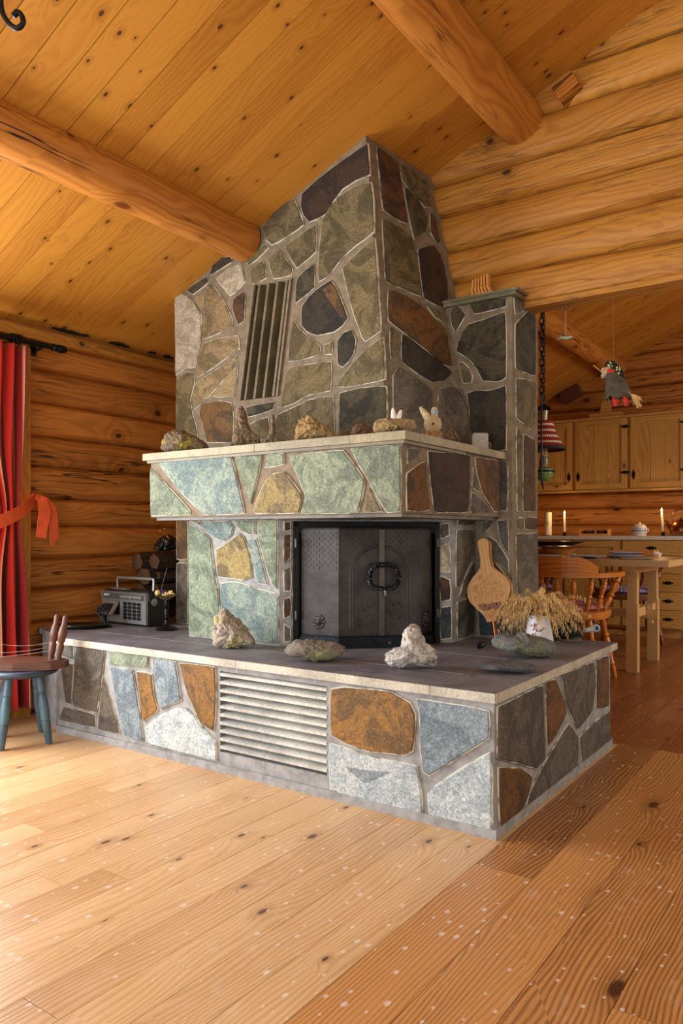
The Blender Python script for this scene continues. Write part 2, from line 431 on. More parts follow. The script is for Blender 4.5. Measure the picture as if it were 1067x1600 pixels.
# floor boards run away from the photographer
mb=MB()
x=-.901
def boards(x,wd,m,xe,sg):
    k=0
    while (x<xe if sg>0 else x>xe):
        ys=[-1.6]; yy=-1.6+ru(.8,3.2)
        while yy<7.7: ys.append(yy); yy+=ru(2.2,4.2)
        ys.append(7.75)
        if m==1 and k==0: ys=[-1.6,1.937,3.4,7.75]
        if not(m==1 and k==0): ys=sorted([q for q in ys if abs(q-3.4)>.3 ]+[3.4])
        for i in range(len(ys)-1):
            xa,xb=(x,x+wd) if sg>0 else (x-wd,x)
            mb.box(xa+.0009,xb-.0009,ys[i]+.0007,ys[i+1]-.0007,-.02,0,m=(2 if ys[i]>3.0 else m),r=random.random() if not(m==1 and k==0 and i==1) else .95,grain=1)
        x+=wd*sg; k+=1
boards(-.901,.164,1,2.6,1); boards(-.901,.118,0,-3.6,-1)
mb.box(-3.6,2.6,-1.6,7.75,-.04,-.022,m=3)
struct(mb.build('floor',[M['floor'],M['floor_red'],M['floor_kit'],M['gap']]))

def log_wall(name,mat,p0,along,out,z0,z1,h,length_of,seed,end=None,bulge=.016):
    """wall of horizontal logs; each log a bulged strip with its own wobble"""
    mb=MB(); rr=random.Random(seed); k=0; z=z0
    along=Vector(along); out=Vector(out); p0=Vector(p0)
    while z<z1-.01:
        hh=h*rr.uniform(.9,1.1); 
        if z+hh>z1-.04: hh=z1-z
        s0,s1=length_of(z,z+hh)
        if s1-s0<.05: z+=hh; k+=1; continue
        nseg=max(4,int((s1-s0)/.16)); R=[]; r=rr.random(); ph=rr.random()*50; tilt=rr.uniform(-.008,.008)
        for i in range(nseg+1):
            s_=s0+(s1-s0)*i/nseg; ring=[]
            dz0=mnoise.noise(Vector((s_*.8,z0+k*3.1,seed)))*.012 if k else 0
            dz1=mnoise.noise(Vector((s_*.8,z0+(k+1)*3.1,seed)))*.012 if z+hh<z1-.001 else 0
            for j in range(9):
                t=j/8; zz=z+dz0+(hh+dz1-dz0)*t
                o=bulge*(1-abs(2*t-1)**3.0)+mnoise.noise(Vector((s_*1.5,ph,t*2)))*.009-.004
                if j in(0,8): o=-.026
                ring.append(p0+along*s_+Vector((0,0,zz))+out*o)
            ring.append(p0+along*s_+Vector((0,0,zz))-out*.09); ring.append(p0+along*s_+Vector((0,0,z+dz0))-out*.09)
            R.append(ring)
        b=len(mb.v); n=11
        for q in R: mb.v.extend(q)
        for i in range(nseg):
            u0=(s0+(s1-s0)*i/nseg); u1=(s0+(s1-s0)*(i+1)/nseg)
            for j in range(n):
                j2=(j+1)%n; v0=j/8*h*1.2; v1=(j+1)/8*h*1.2
                mb.face([b+i*n+j,b+(i+1)*n+j,b+(i+1)*n+j2,b+i*n+j2],[(u0,v0),(u1,v0),(u1,v1),(u0,v1)],0,r,sm=j<8)
        mb.face([b+j for j in range(n)],[(p.x+p.y,p.z) for p in R[0]],0,r); e=b+nseg*n
        mb.face([e+j for j in range(n)][::-1],[(p.x+p.y,p.z) for p in R[-1]][::-1],0,r)
        z+=hh; k+=1
    o=mb.build(name,mat); return struct(o)
# left wall (window opening Y .28..2.2, Z .35..1.75)
WY0,WY1,WZ0,WZ1=.28,2.172,.34,1.76
def lw(z0,z1): return (2.172+1.6,YK+1.6)
log_wall('wall_left',M['log_left'],(XL,-1.6,0),(0,1,0),(1,0,0),0,ZE+.03,.158,lw,3)
def lw2(z0,z1): return (0,WY0+1.6)
# wall beside and above/below the window
for (nm,a0,a1,z0,z1,sd) in (('wall_left.001',0,WY0+1.6,0,ZE+.03,4),('wall_left.002',WY0+1.6,WY1+1.6,0,WZ0,5),('wall_left.003',WY0+1.6,WY1+1.6,WZ1,ZE+.03,6)):
    log_wall('wall_left',M['log_left'],(XL,-1.6,0),(0,1,0),(1,0,0),z0,z1,.158,lambda p,q,a0=a0,a1=a1:(a0,a1),sd)
# gable wall between living room and kitchen
def gl(z0,z1): return (max(0,((z0-.0)-ZE)/SL), 5.9)
log_wall('wall_gable',M['log'],(XL,YG,0),(1,0,0),(0,-1,0),HEAD,4.35,.172,gl,11,bulge=.018)
log_wall('wall_gable',M['log_left'],(XL,YG,0),(1,0,0),(0,-1,0),0,HEAD,.16,lambda a,b:(0,1.9),12)
mb=MB(); mb.box(-1.32,2.4,YG-.005,YG+.115,HEAD-.012,HEAD+.012)
struct(mb.build('trim_4',M['log']))
# rear wall of the kitchen
def kl(z0,z1): return (max(0,(z0-ZE)/SL), 5.9)
log_wall('wall_kitchen',M['log_kit'],(XL,YK,0),(1,0,0),(0,-1,0),0,4.3,.17,kl,21,bulge=.02)
# eave board, window and its casing
mb=MB(); mb.obox((XL+.02,3.0,ZE-.045),(.035,0,0),(0,4.6,0),(0,0,.026)); struct(mb.build('trim_1',M['log']))
mb=MB()
mb.box(XL-.02,XL+.045,WY1-.015,WY1+.06,.0,1.86); mb.box(XL-.02,XL+.045,WY0-.06,WY0+.015,0,1.86)
mb.box(XL-.02,XL+.045,WY0,WY1,WZ1,WZ1+.08); mb.box(XL-.02,XL+.07,WY0,WY1,WZ0-.05,WZ0)
mb.box(XL-.06,XL-.0,WY0,WY1,(WZ0+WZ1)/2-.02,(WZ0+WZ1)/2+.02); mb.box(XL-.06,XL-.0,(WY0+WY1)/2-.03,(WY0+WY1)/2+.03,WZ0,WZ1)
wn=struct(mb.build('window_1',M['log']))
gm,nt,b=new_mat('window_glass'); b.inputs['Transmission Weight'].default_value=1; b.inputs['Roughness'].default_value=0; b.inputs['IOR'].default_value=1.02
mb=MB(); mb.box(XL-.05,XL-.045,WY0,WY1,WZ0,WZ1); mb.build('pane',gm,wn)
# dark burnt gaps / insulation strip above the eave board are small: wool strip between two logs
mb=MB()
pts=[Vector((XL+.0,yy,1.725+.004*math.sin(yy*9))) for yy in [2.35+.04*i for i in range(25)]]
mb.tube(pts,[.004+.003*abs(mnoise.noise(p*30)) for p in pts],n=6)
struct(mb.build('trim_2',plain('wool_caulking',srgb(120,105,85),.95,var=.4,scale=60,bump=1)))
mb=MB(); rs=random.Random(77)
for yc,ln in ((1.95,.10),(2.47,.16),(2.78,.10),(3.02,.05),(3.15,.06)):
    b0=len(mb.v); n=14
    for k in range(n):
        a=2*PI*k/n; x=XL+.044+.011*math.cos(a)*rs.uniform(.4,1.6); y_=yc+ln*.7*math.sin(a)*rs.uniform(.7,1.1)
        mb.v.append(Vector((x,y_,ceilZ(x)-.004)))
    for k in range(n): q=mb.v[b0+k]; mb.v.append(q+Vector((0,0,-.004)))
    mb.face([b0+k for k in range(n)]); mb.face([b0+n+k for k in range(n)][::-1])
    for k in range(n): mb.face([b0+k,b0+(k+1)%n,b0+n+(k+1)%n,b0+n+k])
struct(mb.build('trim_5',plain('black_tar_paper',srgb(18,16,15),.9,bump=0)))
# stubs of roof battens in the gables
for (c,s_,ang,mt) in (((-1.105,YG-.015,2.90),.050,.50,M['beam']),((-2.50,YK-.06,2.36),.10,.4,M['darkwood'])):
    mb=MB(); ax=Vector((math.cos(ang),0,math.sin(ang))); az=Vector((-math.sin(ang),0,math.cos(ang)))
    mb.obox(c,ax*s_,(0,.05,0),az*s_*.75); struct(mb.build('trim_3',mt))
# round roof beams
def beam(name,label,x,z,y0,y1,r,seed):
    mb=MB(); n=28; R=[]; k=int((y1-y0)/.1)
    for i in range(k+1):
        y_=y0+(y1-y0)*i/k; q=[]
        for j in range(n):
            a=-2*PI*j/n
            rr=r*(1+.045*mnoise.noise(Vector((math.cos(a)*1.3+seed,math.sin(a)*1.3,y_*.9)))+.012*mnoise.noise(Vector((math.cos(a)*4,math.sin(a)*4+seed,y_*3))))
            d=(a+seed)%(2*PI)
            q.append((x+math.cos(a)*rr,y_,z+math.sin(a)*rr))
        R.append(q)
    mb.rings(R,r=.4); o=mb.build(name,M['beam']); return o
o=beam('roof_beam','',-2.545,2.372,-1.5,2.80,.098,1.3); tag(o,'round log roof beam running into the stone chimney hood','roof beam','log roof beams')
o=beam('roof_beam','',-1.335,2.835,-1.5,YG+.02,.104,4.1); tag(o,'round log roof beam at top right ending in the light log gable','roof beam','log roof beams')
o=beam('roof_beam','',-2.06,2.56,YG+.02,YK-.02,.095,7.7); tag(o,'dim round log roof beam over the kitchen beyond the stone column','roof beam','log roof beams')

# ---------------------------------------------------------------- fireplace
FP=thing('stone_fireplace','large slate-clad fireplace with tapered chimney hood, mantel shelf and wide raised hearth','fireplace',(-2.0,2.8,0))
XH=-.9286; YH=2.127; XJ=-1.51; YJ=2.482; XM=-1.38; YM=2.353; YC=3.235; XC=-1.325; YHD=2.81
J1=Vector((-2.06,YJ,0)); J2=Vector((XJ,3.009,0)); JN=Vector((J2.y-J1.y,-(J2.x-J1.x),0)).normalized()
MT=[M['mortar'],M['stone'],M['haze'],M['slab']]; MTG=[M['mortar_daylit'],M['stone'],M['haze'],M['slab']]
S=srgb
K={ # stone kinds: two mottled colours, partly tinted by room light and side-face shade
 'blue':(S(142,154,162),S(110,124,134)),'pale':(S(196,204,206),S(172,184,192)),'grey':(S(128,130,126),S(96,98,96)),
 'rust':(S(150,106,46),S(112,82,46)),'gold':(S(162,140,88),S(112,96,68)),'green':(S(142,152,128),S(110,120,102)),
 'mint':(S(148,162,150),S(116,134,134)),'olive':(S(118,104,72),S(86,76,53)),'olive2':(S(130,114,78),S(96,84,57)),
 'sand':(S(158,136,98),S(122,104,73)),'dark':(S(62,54,42),S(42,38,32)),'darkg':(S(82,75,55),S(50,47,36)),
 'brown':(S(94,64,42),S(62,44,34)),'dbrown':(S(66,46,34),S(44,34,28)),'ochre':(S(120,88,48),S(84,64,42)),
 'rust_shaded':(S(116,76,32),S(78,54,32)),'teal':(S(76,88,92),S(52,62,68)),'taupe':(S(112,102,90),S(84,76,68)),  # darker rust: side-face shade put into the colour
 'slate':(S(104,96,88),S(76,72,66)),'speck':(S(190,178,156),S(160,146,124))}
def stones(mb,items,crop,solve,nrm,h=.010,jit=.004,haze=True):
    x0,y0,sc=crop
    nv=Vector(nrm).normalized() if not callable(nrm) else None
    for kind,pts in items:
        P=[solve(x0+px*sc,y0+py*sc) for px,py in pts]
        nrm_=nv
        if nrm_ is None:
            A=Vector()
            for i in range(len(P)): A+=P[i].cross(P[(i+1)%len(P)])
            nrm_=A.normalized()
            if nrm_.dot(EYE-P[0])<0: nrm_.negate()
        c1,c2=K[kind]; f=random.uniform(.93,1.07); t=random.uniform(-.02,.02)
        c1=tuple(max(0,c*f*(1+t*(i-1))) for i,c in enumerate(c1)); c2=tuple(c*f for c in c2)
        if haze:
            cen=sum(P,Vector())/len(P)
            Q=[]
            ar=Vector()
            for i in range(len(P)): ar+=P[i].cross(P[(i+1)%len(P)])
            sgn=1 if ar.dot(nrm_)>0 else -1
            for i in range(len(P)):
                e1=(P[i]-P[i-1]).normalized(); e2=(P[(i+1)%len(P)]-P[i]).normalized()
                d=-(nrm_.cross(e1)+nrm_.cross(e2))*sgn
                if d.length<1e-4: d=-nrm_.cross(e1)*sgn
                d.normalize(); Q.append(P[i]+d*.0042)
            mb.poly3(Q,nrm_,.0055,m=2,bev=.001,jit=jit)
        mb.poly3(P,nrm_,h,m=1,bev=.003,jit=jit,ca=c1,cb=c2)
def cut(mb,core,cutter):
    a=core.build('tmp_a',[M['mortar']]); b=cutter.build('tmp_b',[M['mortar']])
    md=a.modifiers.new('b','BOOLEAN'); md.operation='DIFFERENCE'; md.object=b; md.solver='EXACT'
    bpy.context.view_layer.update()
    me=bpy.data.meshes.new_from_object(a.evaluated_get(bpy.context.evaluated_depsgraph_get()))
    mb.add_mesh(me)
    bpy.data.objects.remove(a); bpy.data.objects.remove(b)

# hearth base with the vent recess
vt=[onY(344,1042,YH),onY(511,1066,YH),onY(511,1226,YH),onY(345,1190,YH)]
vx0,vx1=vt[0].x,vt[1].x; vz1=.388; vz0=.075
core=MB(); core.prism([(-3.1,YH),(XH,YH),(XH,3.364),(XL+.02,3.335),(XL+.02,2.31)],-.002,.412)
ctr=MB(); ctr.box(vx0,vx1,YH-.1,YH+.10,vz0,vz1)
mb=MB(); cut(mb,core,ctr)
# low plinth kerb
mb.box(-3.1,XH+.012,YH-.012,YH,0,.03); mb.box(XH,XH+.012,YH,3.364,0,.03)
H1=(60,960,.43112); H2=(500,980,.44986); sY=lambda p,q:onY(p,q,YH); sX=lambda p,q:onX(p,q,XH)
stones(mb,[('taupe',[(82,112),(130,110),(130,160),(90,150)]),('taupe',[(84,168),(130,180),(120,325),(104,320)]),
 ('taupe',[(140,115),(245,125),(232,240),(215,355),(128,330)]),('slate',[(95,335),(210,362),(210,408),(78,380)]),
 ('taupe',[(240,225),(298,430),(220,415)]),('green',[(258,132),(402,150),(402,195),(262,180)]),
 ('blue',[(265,190),(345,200),(365,320),(385,458),(318,440),(290,330)]),('rust',[(360,205),(415,215),(418,280),(438,345),(385,388)]),
 ('blue',[(418,155),(500,170),(522,310),(445,343),(430,260)]),('rust',[(515,175),(645,190),(646,300),(640,425),(590,390),(565,330),(545,290)]),
 ('pale',[(388,410),(450,365),(500,343),(540,340),(570,370),(600,415),(648,460),(650,530),(395,465)])],H1,sY,(0,-1,0))
stones(mb,[('rust',[(40,212),(90,208),(170,216),(250,225),(315,262),(334,300),(332,350),(325,430),(300,442),(180,430),(90,400),(42,375)]),
 ('pale',[(35,400),(130,435),(230,462),(340,480),(352,560),(360,650),(150,600),(38,565)]),
 ('blue',[(335,245),(460,268),(590,290),(590,385),(480,450),(380,515),(360,500),(352,420),(350,300)]),
 ('pale',[(595,430),(598,570),(600,715),(500,690),(385,660),(375,570),(480,500)])],H2,sY,(0,-1,0))
stones(mb,[('blue',[(75,478),(150,494),(255,502),(155,548)])],H2,lambda p,q:onY(p,q,YH-.0095),(0,-1,0),h=.0012,haze=False,jit=.002)
stones(mb,[('slate',[(612,275),(690,240),(768,200),(770,330),(775,460),(745,490),(680,468),(612,455)]),
 ('rust_shaded',[(780,190),(812,180),(835,240),(850,295),(815,370),(785,415)]),
 ('slate',[(835,165),(945,120),(948,200),(940,290),(890,355),(850,260)]),('rust_shaded',[(958,112),(995,97),(998,200),(996,275),(955,282)]),
 ('slate',[(858,335),(888,375),(890,430),(888,480),(800,555),(712,622),(722,580),(740,540),(800,430)]),
 ('slate',[(898,380),(950,330),(1000,290),(1003,405),(950,440),(905,470)]),
 ('rust_shaded',[(615,485),(690,490),(730,515),(715,585),(690,640),(620,695)])],H2,sX,(1,0,0))
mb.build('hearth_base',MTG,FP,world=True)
mb=MB()
nsl=10
for i in range(nsl):
    z=vz0+.012+(vz1-vz0)*(i+.5)/nsl-.006
    mb.obox(((vx0+vx1)/2,YH+.018,z),((vx1-vx0)/2-.001,0,0),(0,.020,.004),(0,-.001,.0055),m=0,ca=S(214,212,202),cb=S(176,176,170))
mb.build('vent_slats',M['slab'],FP,world=True)
# hearth slabs: dark honed top, pale sawn edges
SB=.412; ST=.4407
mb=MB(); D1,D2=(S(124,120,124),S(98,96,104)); E1,E2=(S(198,190,172),S(166,158,142))
xs=[-3.12,-2.05,-.917]; YF=2.113; 
def slab(mb,x0,x1,y0,y1,z0=SB,z1=ST,c=(D1,D2),edge=True):
    g=.0012
    mb.box(x0+g,x1-g,y0+g,y1-g,z0,z1-.0005,m=0,ca=c[0],cb=c[1])
def front_strip(a,b,out,wd=.0028):
    # pale sawn face of a slab edge with a small moulding
    a=Vector(a);b=Vector(b);out=Vector(out)
    c=(a+b)/2; al=(b-a)/2
    mb.obox(c+out*wd/2+Vector((0,0,ST*.5+SB*.5+.003)),al,out*wd/2,(0,0,(ST-SB)/2-.004),ca=E1,cb=E2)
    mb.obox(c+out*(-.001)+Vector((0,0,SB+.003)),al,out*.004,(0,0,.004),ca=E1,cb=E2)
cut2=-1.137
j=onY(368,1030,YF).x
for (x0,x1) in ((-3.10,j),(j,cut2),(cut2,-.917)):
    slab(mb,x0,x1,YF,YF+.235); 
    front_strip((x0+.001,YF,0),(x1-.001,YF,0),(0,-1,0))
yj=onX(845,1043,-.917).y; slab(mb,cut2,-.917,YF+.235,yj); slab(mb,cut2,-.917,yj,3.43)
front_strip((-.917,YF,0),(-.917,YF+.10,0),(1,0,0)); front_strip((-.917,YF+.104,0),(-.917,yj-.003,0),(1,0,0)); front_strip((-.917,yj+.003,0),(-.917,3.43,0),(1,0,0))
slab(mb,-3.12,j-.4,YF+.235,YF+.62); slab(mb,j-.4,cut2,YF+.235,YF+.62)
slab(mb,-3.12,-2.4,YF+.62,3.33); slab(mb,-2.4,cut2,YF+.62,3.43); slab(mb,XL+.02,-3.12,2.36,3.33)
mb.prism([(-3.10,YF+.01),(-3.10,2.36),(XL+.02,2.36),(XL+.02,2.29)],SB,ST-.0005,ca=D1,cb=D2)
mb.build('hearth_slab',M['slab'],FP,world=True)
# pale joint lines between slabs
mb=MB()
for q in ((-3.1,cut2,YF+.2335,YF+.2365),(cut2-.0015,cut2+.0015,YF+.01,3.42),(cut2,-.93,yj-.0015,yj+.0015),(-3.1,cut2,YF+.6185,YF+.6215)):
    mb.box(*q,ST-.004,ST+.0002)
mb.build('slab_joints',plain('joint_mortar',S(150,146,142),.9,var=.2,scale=60),FP,world=True)

# firebox surround with diagonal opening
mb=MB(); core=MB()
core.prism([(-2.605,YJ),(J1.x,J1.y),(J2.x,J2.y),(XJ,3.34),(-2.605,3.34)],ST,.99)
ja=J1+(J2-J1)*.075; jb=J1+(J2-J1)*.918
e1=(J2-J1).normalized(); ZT=.972
ctr=MB(); cm_=(ja+jb)/2-JN*.12; ctr.obox((cm_.x,cm_.y,(ST+ZT)/2+.001),e1*((jb-ja).length/2),JN*.35,(0,0,(ZT-ST)/2))
cut(mb,core,ctr)
JC=(290,800,.17807); sJ=lambda p,q:onY(p,q,YJ)
stones(mb,[('green',[(35,108),(130,160),(228,232),(240,400),(258,520),(275,610),(290,660),(305,880),(305,1110),(38,1075)]),
 ('mint',[(150,80),(270,85),(380,75),(432,130),(410,205),(350,248),(290,240),(150,130)]),
 ('gold',[(275,320),(340,300),(400,260),(480,185),(515,220),(535,270),(560,330),(578,440),(592,575),(520,595),(420,578),(290,570),(280,450)]),
 ('green',[(440,80),(620,75),(625,200),(560,196),(500,165),(450,120)]),('mint',[(555,235),(625,235),(660,370),(730,640),(640,630),(615,520),(590,420)]),
 ('green',[(640,70),(812,65),(812,400),(808,680),(770,640),(730,530),(700,430),(650,230)]),
 ('mint',[(315,625),(400,615),(480,620),(560,650),(640,680),(790,715),(815,745),(818,960),(820,1150),(325,1120),(328,900)]),
 ('green',[(45,70),(130,75),(140,118),(100,108)])],JC,sJ,(0,-1,0))
sD=lambda p,q:onP(p,q,J1,JN)
stones(mb,[('brown',[(858,80),(925,80),(925,165),(860,178)]),('brown',[(858,198),(925,182),(925,400),(858,465)]),
 ('taupe',[(858,500),(925,470),(925,700),(860,700)]),('brown',[(858,760),(925,740),(925,915),(858,945)]),('taupe',[(858,970),(925,1010),(925,1140),(858,1150)])],JC,sD,JN,h=.006)
DC=(680,810,.28116)
stones(mb,[('taupe',[(22,30),(78,20),(80,98),(24,120)]),('speck',[(22,150),(80,130),(84,300),(24,302)]),('brown',[(22,312),(82,338),(86,455),(24,466)]),('teal',[(24,492),(90,482),(90,668),(26,676)])],DC,sD,JN,h=.006)
sJX=lambda p,q:onX(p,q,XJ)
stones(mb,[('taupe',[(120,12),(205,4),(205,38),(120,36)]),('taupe',[(115,64),(205,66),(205,200),(165,290),(125,380),(112,380)]),('slate',[(205,240),(207,410),(130,438),(160,330)]),('slate',[(118,462),(205,440),(207,640),(120,670)])],DC,sJX,(1,0,0))
# pale pencil of lintel under the mantel
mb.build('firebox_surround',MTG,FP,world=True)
# core of the chimney behind (left return is the dark block)
mb=MB(); mb.box(-3.03,-2.35,YHD,3.335,ST,.99); mb.box(-3.03,-1.75,YHD,3.335,.99,1.26)
stones(mb,[('ochre',[(277,812),(294,812),(294,874),(277,874)]),('taupe',[(277,880),(294,880),(294,975),(277,973)])],(0,0,1),lambda p,q:onY(p,q,YHD),(0,-1,0),h=.008,jit=.001)
mb.build('chimney_core',MT,FP,world=True)

# mantel beam + shelf
ML=-2.721; MZ0=.995; MZ1=1.256
mb=MB()
mb.prism([(ML,YM),(XM,YM),(XM,YC+.0),(-1.52,YC+.0),(-1.52,2.83),(ML,2.83)],MZ0,MZ1)
M1=(220,620,.28116); M2=(500,600,.29991); sm=lambda p,q:onY(p,q,YM); sx=lambda p,q:onX(p,q,XM)
stones(mb,[('green',[(58,397),(170,515),(278,635),(282,655),(60,660)]),
 ('mint',[(97,365),(300,348),(508,337),(550,500),(583,650),(355,655),(290,590),(200,500),(150,430)]),
 ('green',[(528,335),(683,322),(615,598)]),('green',[(708,320),(798,314),(806,378),(750,385),(690,398)]),
 ('gold',[(632,648),(645,590),(665,540),(700,470),(740,428),(800,418),(830,455),(903,548),(885,645)])],M1,sm,(0,-1,0))
stones(mb,[('green',[(453,712),(495,708),(537,704),(555,728),(572,752),(566,778),(561,801),(470,803),(480,776)]),
 ('green',[(549,701),(627,697),(627,800),(606,801),(590,775),(578,752),(563,727)])],(0,0,1),sm,(0,-1,0))
stones(mb,[('gold',[(235,666),(257,540),(290,590),(330,666)])],M2,sm,(0,-1,0))
stones(mb,[('slate',[(448,332),(516,346),(490,385),(450,423)]),('rust_shaded',[(447,465),(540,402),(548,500),(566,658),(447,662)]),
 ('dbrown',[(555,348),(773,374),(770,520),(762,668),(588,666)]),('rust_shaded',[(802,382),(925,402),(935,450),(922,560),(920,668),(905,665),(840,560),(815,470)]),
 ('taupe',[(795,430),(805,480),(820,560),(785,540)]),('slate',[(785,562),(830,600),(888,670),(780,672)])],M2,sx,(1,0,0))
mb.build('mantel_beam',MT,FP,world=True)
mb=MB(); SH1=(S(158,144,108),S(132,120,90)); SX=-1.352; SY=2.325; MT1=1.287
j1=onY(397,694,SY).x
for x0,x1 in ((-2.748,j1),(j1,SX-.24)): mb.box(x0+.0015,x1-.0015,SY,2.86,MZ1,MT1,ca=SH1[0],cb=SH1[1])
yj=onX(657,680,SX).y
mb.prism([(SX-.24,SY),(SX,SY),(SX,yj-.0015),(SX-.24,yj-.0015)],MZ1,MT1,ca=SH1[0],cb=SH1[1])
mb.box(SX-.24,SX,yj+.0015,YC,MZ1,MT1,ca=SH1[0],cb=SH1[1])
mb.box(-2.73,SX-.012,SY+.012,2.84,MZ1-.012,MZ1-.0005,ca=S(130,118,92),cb=S(110,100,80))
mb.build('mantel_shelf',M['slab'],FP,world=True)
# dark lintel slab under the mantel
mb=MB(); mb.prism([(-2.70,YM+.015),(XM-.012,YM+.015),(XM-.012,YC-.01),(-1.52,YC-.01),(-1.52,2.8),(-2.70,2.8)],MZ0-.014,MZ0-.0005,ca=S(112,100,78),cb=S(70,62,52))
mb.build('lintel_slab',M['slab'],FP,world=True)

# chimney hood
HL=-3.05
A0=Vector((-1.7175,YHD,MT1)); B0=Vector((-1.485,YC+.02,MT1)); A1=Vector((-1.836,YHD,ceilZ(-1.836)+.005)); B1=Vector((-1.80,3.40,ceilZ(-1.80)+.005))
L0=Vector((HL,YHD,MT1)); L1=Vector((HL,YHD,ceilZ(HL)+.005))
core=MB()
P=[L0,A0,B0,Vector((-1.485,3.345,MT1)),Vector((HL,3.345,MT1)),L1,A1,B1,Vector((-1.80,3.41,B1.z)),Vector((HL,3.41,L1.z))]
core.v=[p.copy() for p in P]
# simple polyhedron (right side split in small patches for a smooth twist)
nb=len(core.v)

GN=10; gi={}
for i in range(GN+1):
    for j in range(GN+1):
        if i in (0,GN) and j in (0,GN): gi[i,j]={(0,0):1,(GN,0):2,(0,GN):6,(GN,GN):7}[i,j]; continue
        s_,t_=i/GN,j/GN; gi[i,j]=len(core.v); core.v.append((A0*(1-s_)+B0*s_)*(1-t_)+(A1*(1-s_)+B1*s_)*t_)
for i in range(GN):
    for j in range(GN): core.face([gi[i,j],gi[i+1,j],gi[i+1,j+1],gi[i,j+1]])
L=[gi[0,j] for j in range(GN+1)]; Rr=[gi[GN,j] for j in range(GN+1)]; Bt=[gi[i,0] for i in range(GN+1)]; Tp=[gi[i,GN] for i in range(GN+1)]
core.face([0]+L+[5]); core.face([4,3]+Bt[::-1]+[0]); core.face([5]+Tp+[8,9]); core.face([0,5,9,4]); core.face([3,4,9,8]); core.face([3,8]+Rr[::-1])
# vent recess (slanted quad), in the hood's front
HC_=(260,200,460/1067)
def hz(px,py,Y=YHD): return onY(HC_[0]+px*HC_[2],HC_[1]+py*HC_[2],Y)
vq=[hz(322,572),hz(455,548),hz(405,972),hz(270,988)]
ctr=MB(); 
for yy in (YHD-.2,YHD+.09):
    for p in vq: ctr.v.append(Vector((p.x,yy,p.z)))
for f in ([0,1,2,3],[7,6,5,4],[0,4,5,1],[1,5,6,2],[2,6,7,3],[3,7,4,0]): ctr.face(f)
for o_ in (core,ctr):
    me=bpy.data.meshes.new('t'); me.from_pydata(o_.v,[],o_.f); bm=bmesh.new(); bm.from_mesh(me); bmesh.ops.recalc_face_normals(bm,faces=bm.faces); bm.to_mesh(me); bm.free()
    q=MB(); q.add_mesh(me); o_.v,o_.f,o_.m,o_.uv,o_.r,o_.ca,o_.cb,o_.sm=q.v,q.f,q.m,q.uv,q.r,q.ca,q.cb,q.sm
mb=MB(); cut(mb,core,ctr)
sH=lambda p,q:onY(p,q,YHD)
stones(mb,[('speck',[(34,614),(62,602),(96,625),(130,680),(125,770),(106,868),(70,872),(36,898)]),
 ('olive2',[(38,912),(72,884),(103,886),(104,925),(88,985),(95,1030),(110,1080),(118,1140),(38,1130)]),
 ('darkg',[(75,590),(115,560),(152,538),(155,560),(120,588),(98,606)]),('dark',[(160,538),(168,500),(200,470),(236,468),(243,485),(205,508),(176,525)]),
 ('sand',[(102,618),(146,590),(140,650),(132,663)]),('sand',[(152,565),(180,582),(215,640),(240,690),(242,720),(190,745),(132,768),(138,700),(146,640)]),
 ('speck',[(180,545),(225,515),(270,490),(288,558),(262,590),(232,610),(205,575)]),('brown',[(246,620),(288,592),(284,700),(264,716),(242,655)]),
 ('sand',[(132,785),(200,762),(262,753),(269,800),(190,855),(112,908),(118,840)]),('sand',[(110,925),(180,880),(260,828),(225,895),(155,973),(98,1026),(104,975)]),
 ('sand',[(261,855),(257,910),(248,976),(168,974),(215,910)]),('ochre',[(132,1000),(190,990),(238,996),(246,1050),(240,1140),(150,1140),(138,1080),(122,1035)]),
 ('olive',[(304,517),(352,480),(366,545),(312,568)]),('olive',[(292,490),(328,452),(365,420),(374,434),(332,476),(300,500)]),
 ('olive',[(370,478),(408,440),(460,513),(455,535),(390,548)]),('olive',[(350,370),(395,302),(430,275),(465,256),(485,310),(502,352),(445,390),(385,426),(360,405),(362,385)]),
 ('dbrown',[(492,240),(600,150),(732,56),(740,172),(690,190),(640,222),(605,270),(575,318),(520,343),(500,320),(490,290)]),
 ('olive',[(432,430),(490,390),(545,352),(545,450),(475,510)]),('olive',[(567,340),(590,290),(628,250),(685,215),(745,197),(752,300),(755,378),(690,425),(640,468),(590,538),(554,560),(552,500)]),
 ('olive2',[(640,510),(700,450),(758,398),(768,560),(778,738),(722,776),(712,760),(690,700),(660,600)]),
 ('dark',[(492,650),(520,610),(560,577),(600,552),(626,600),(645,650),(662,690),(640,718),(610,740),(550,753),(510,738),(492,715)]),
 ('darkg',[(477,545),(508,515),(537,494),(540,580),(505,608),(470,638)]),('olive2',[(465,697),(480,730),(520,762),(562,795),(560,820),(500,838),(443,848),(448,790)]),
 ('olive2',[(574,787),(605,772),(603,823),(574,823)]),('dark',[(623,770),(645,742),(672,730),(690,770),(680,820),(660,850),(640,868),(624,858)]),
 ('olive2',[(433,890),(450,872),(520,858),(600,846),(598,953),(560,960),(520,965),(470,995),(418,1016)]),
 ('olive2',[(620,940),(650,890),(682,850),(730,800),(788,757),(795,913),(730,925),(660,938)]),
 ('olive',[(404,1040),(440,1025),(520,987),(606,973),(610,1130),(500,1140),(390,1150),(388,1110)]),
 ('darkg',[(630,962),(700,945),(798,936),(800,1110),(628,1130)]),('darkg',[(290,1012),(395,992),(390,1020),(345,1035),(298,1050)]),
 ('olive',[(298,1078),(335,1060),(372,1047),(374,1130),(300,1130)])],HC_,sH,(0,-1,0))
stones(mb,[('ochre',[(560,585),(600,556),(622,602),(640,650),(655,690),(630,690),(600,640)])],HC_,lambda p,q:onY(p,q,YHD-.0095),(0,-1,0),h=.0015,haze=False)
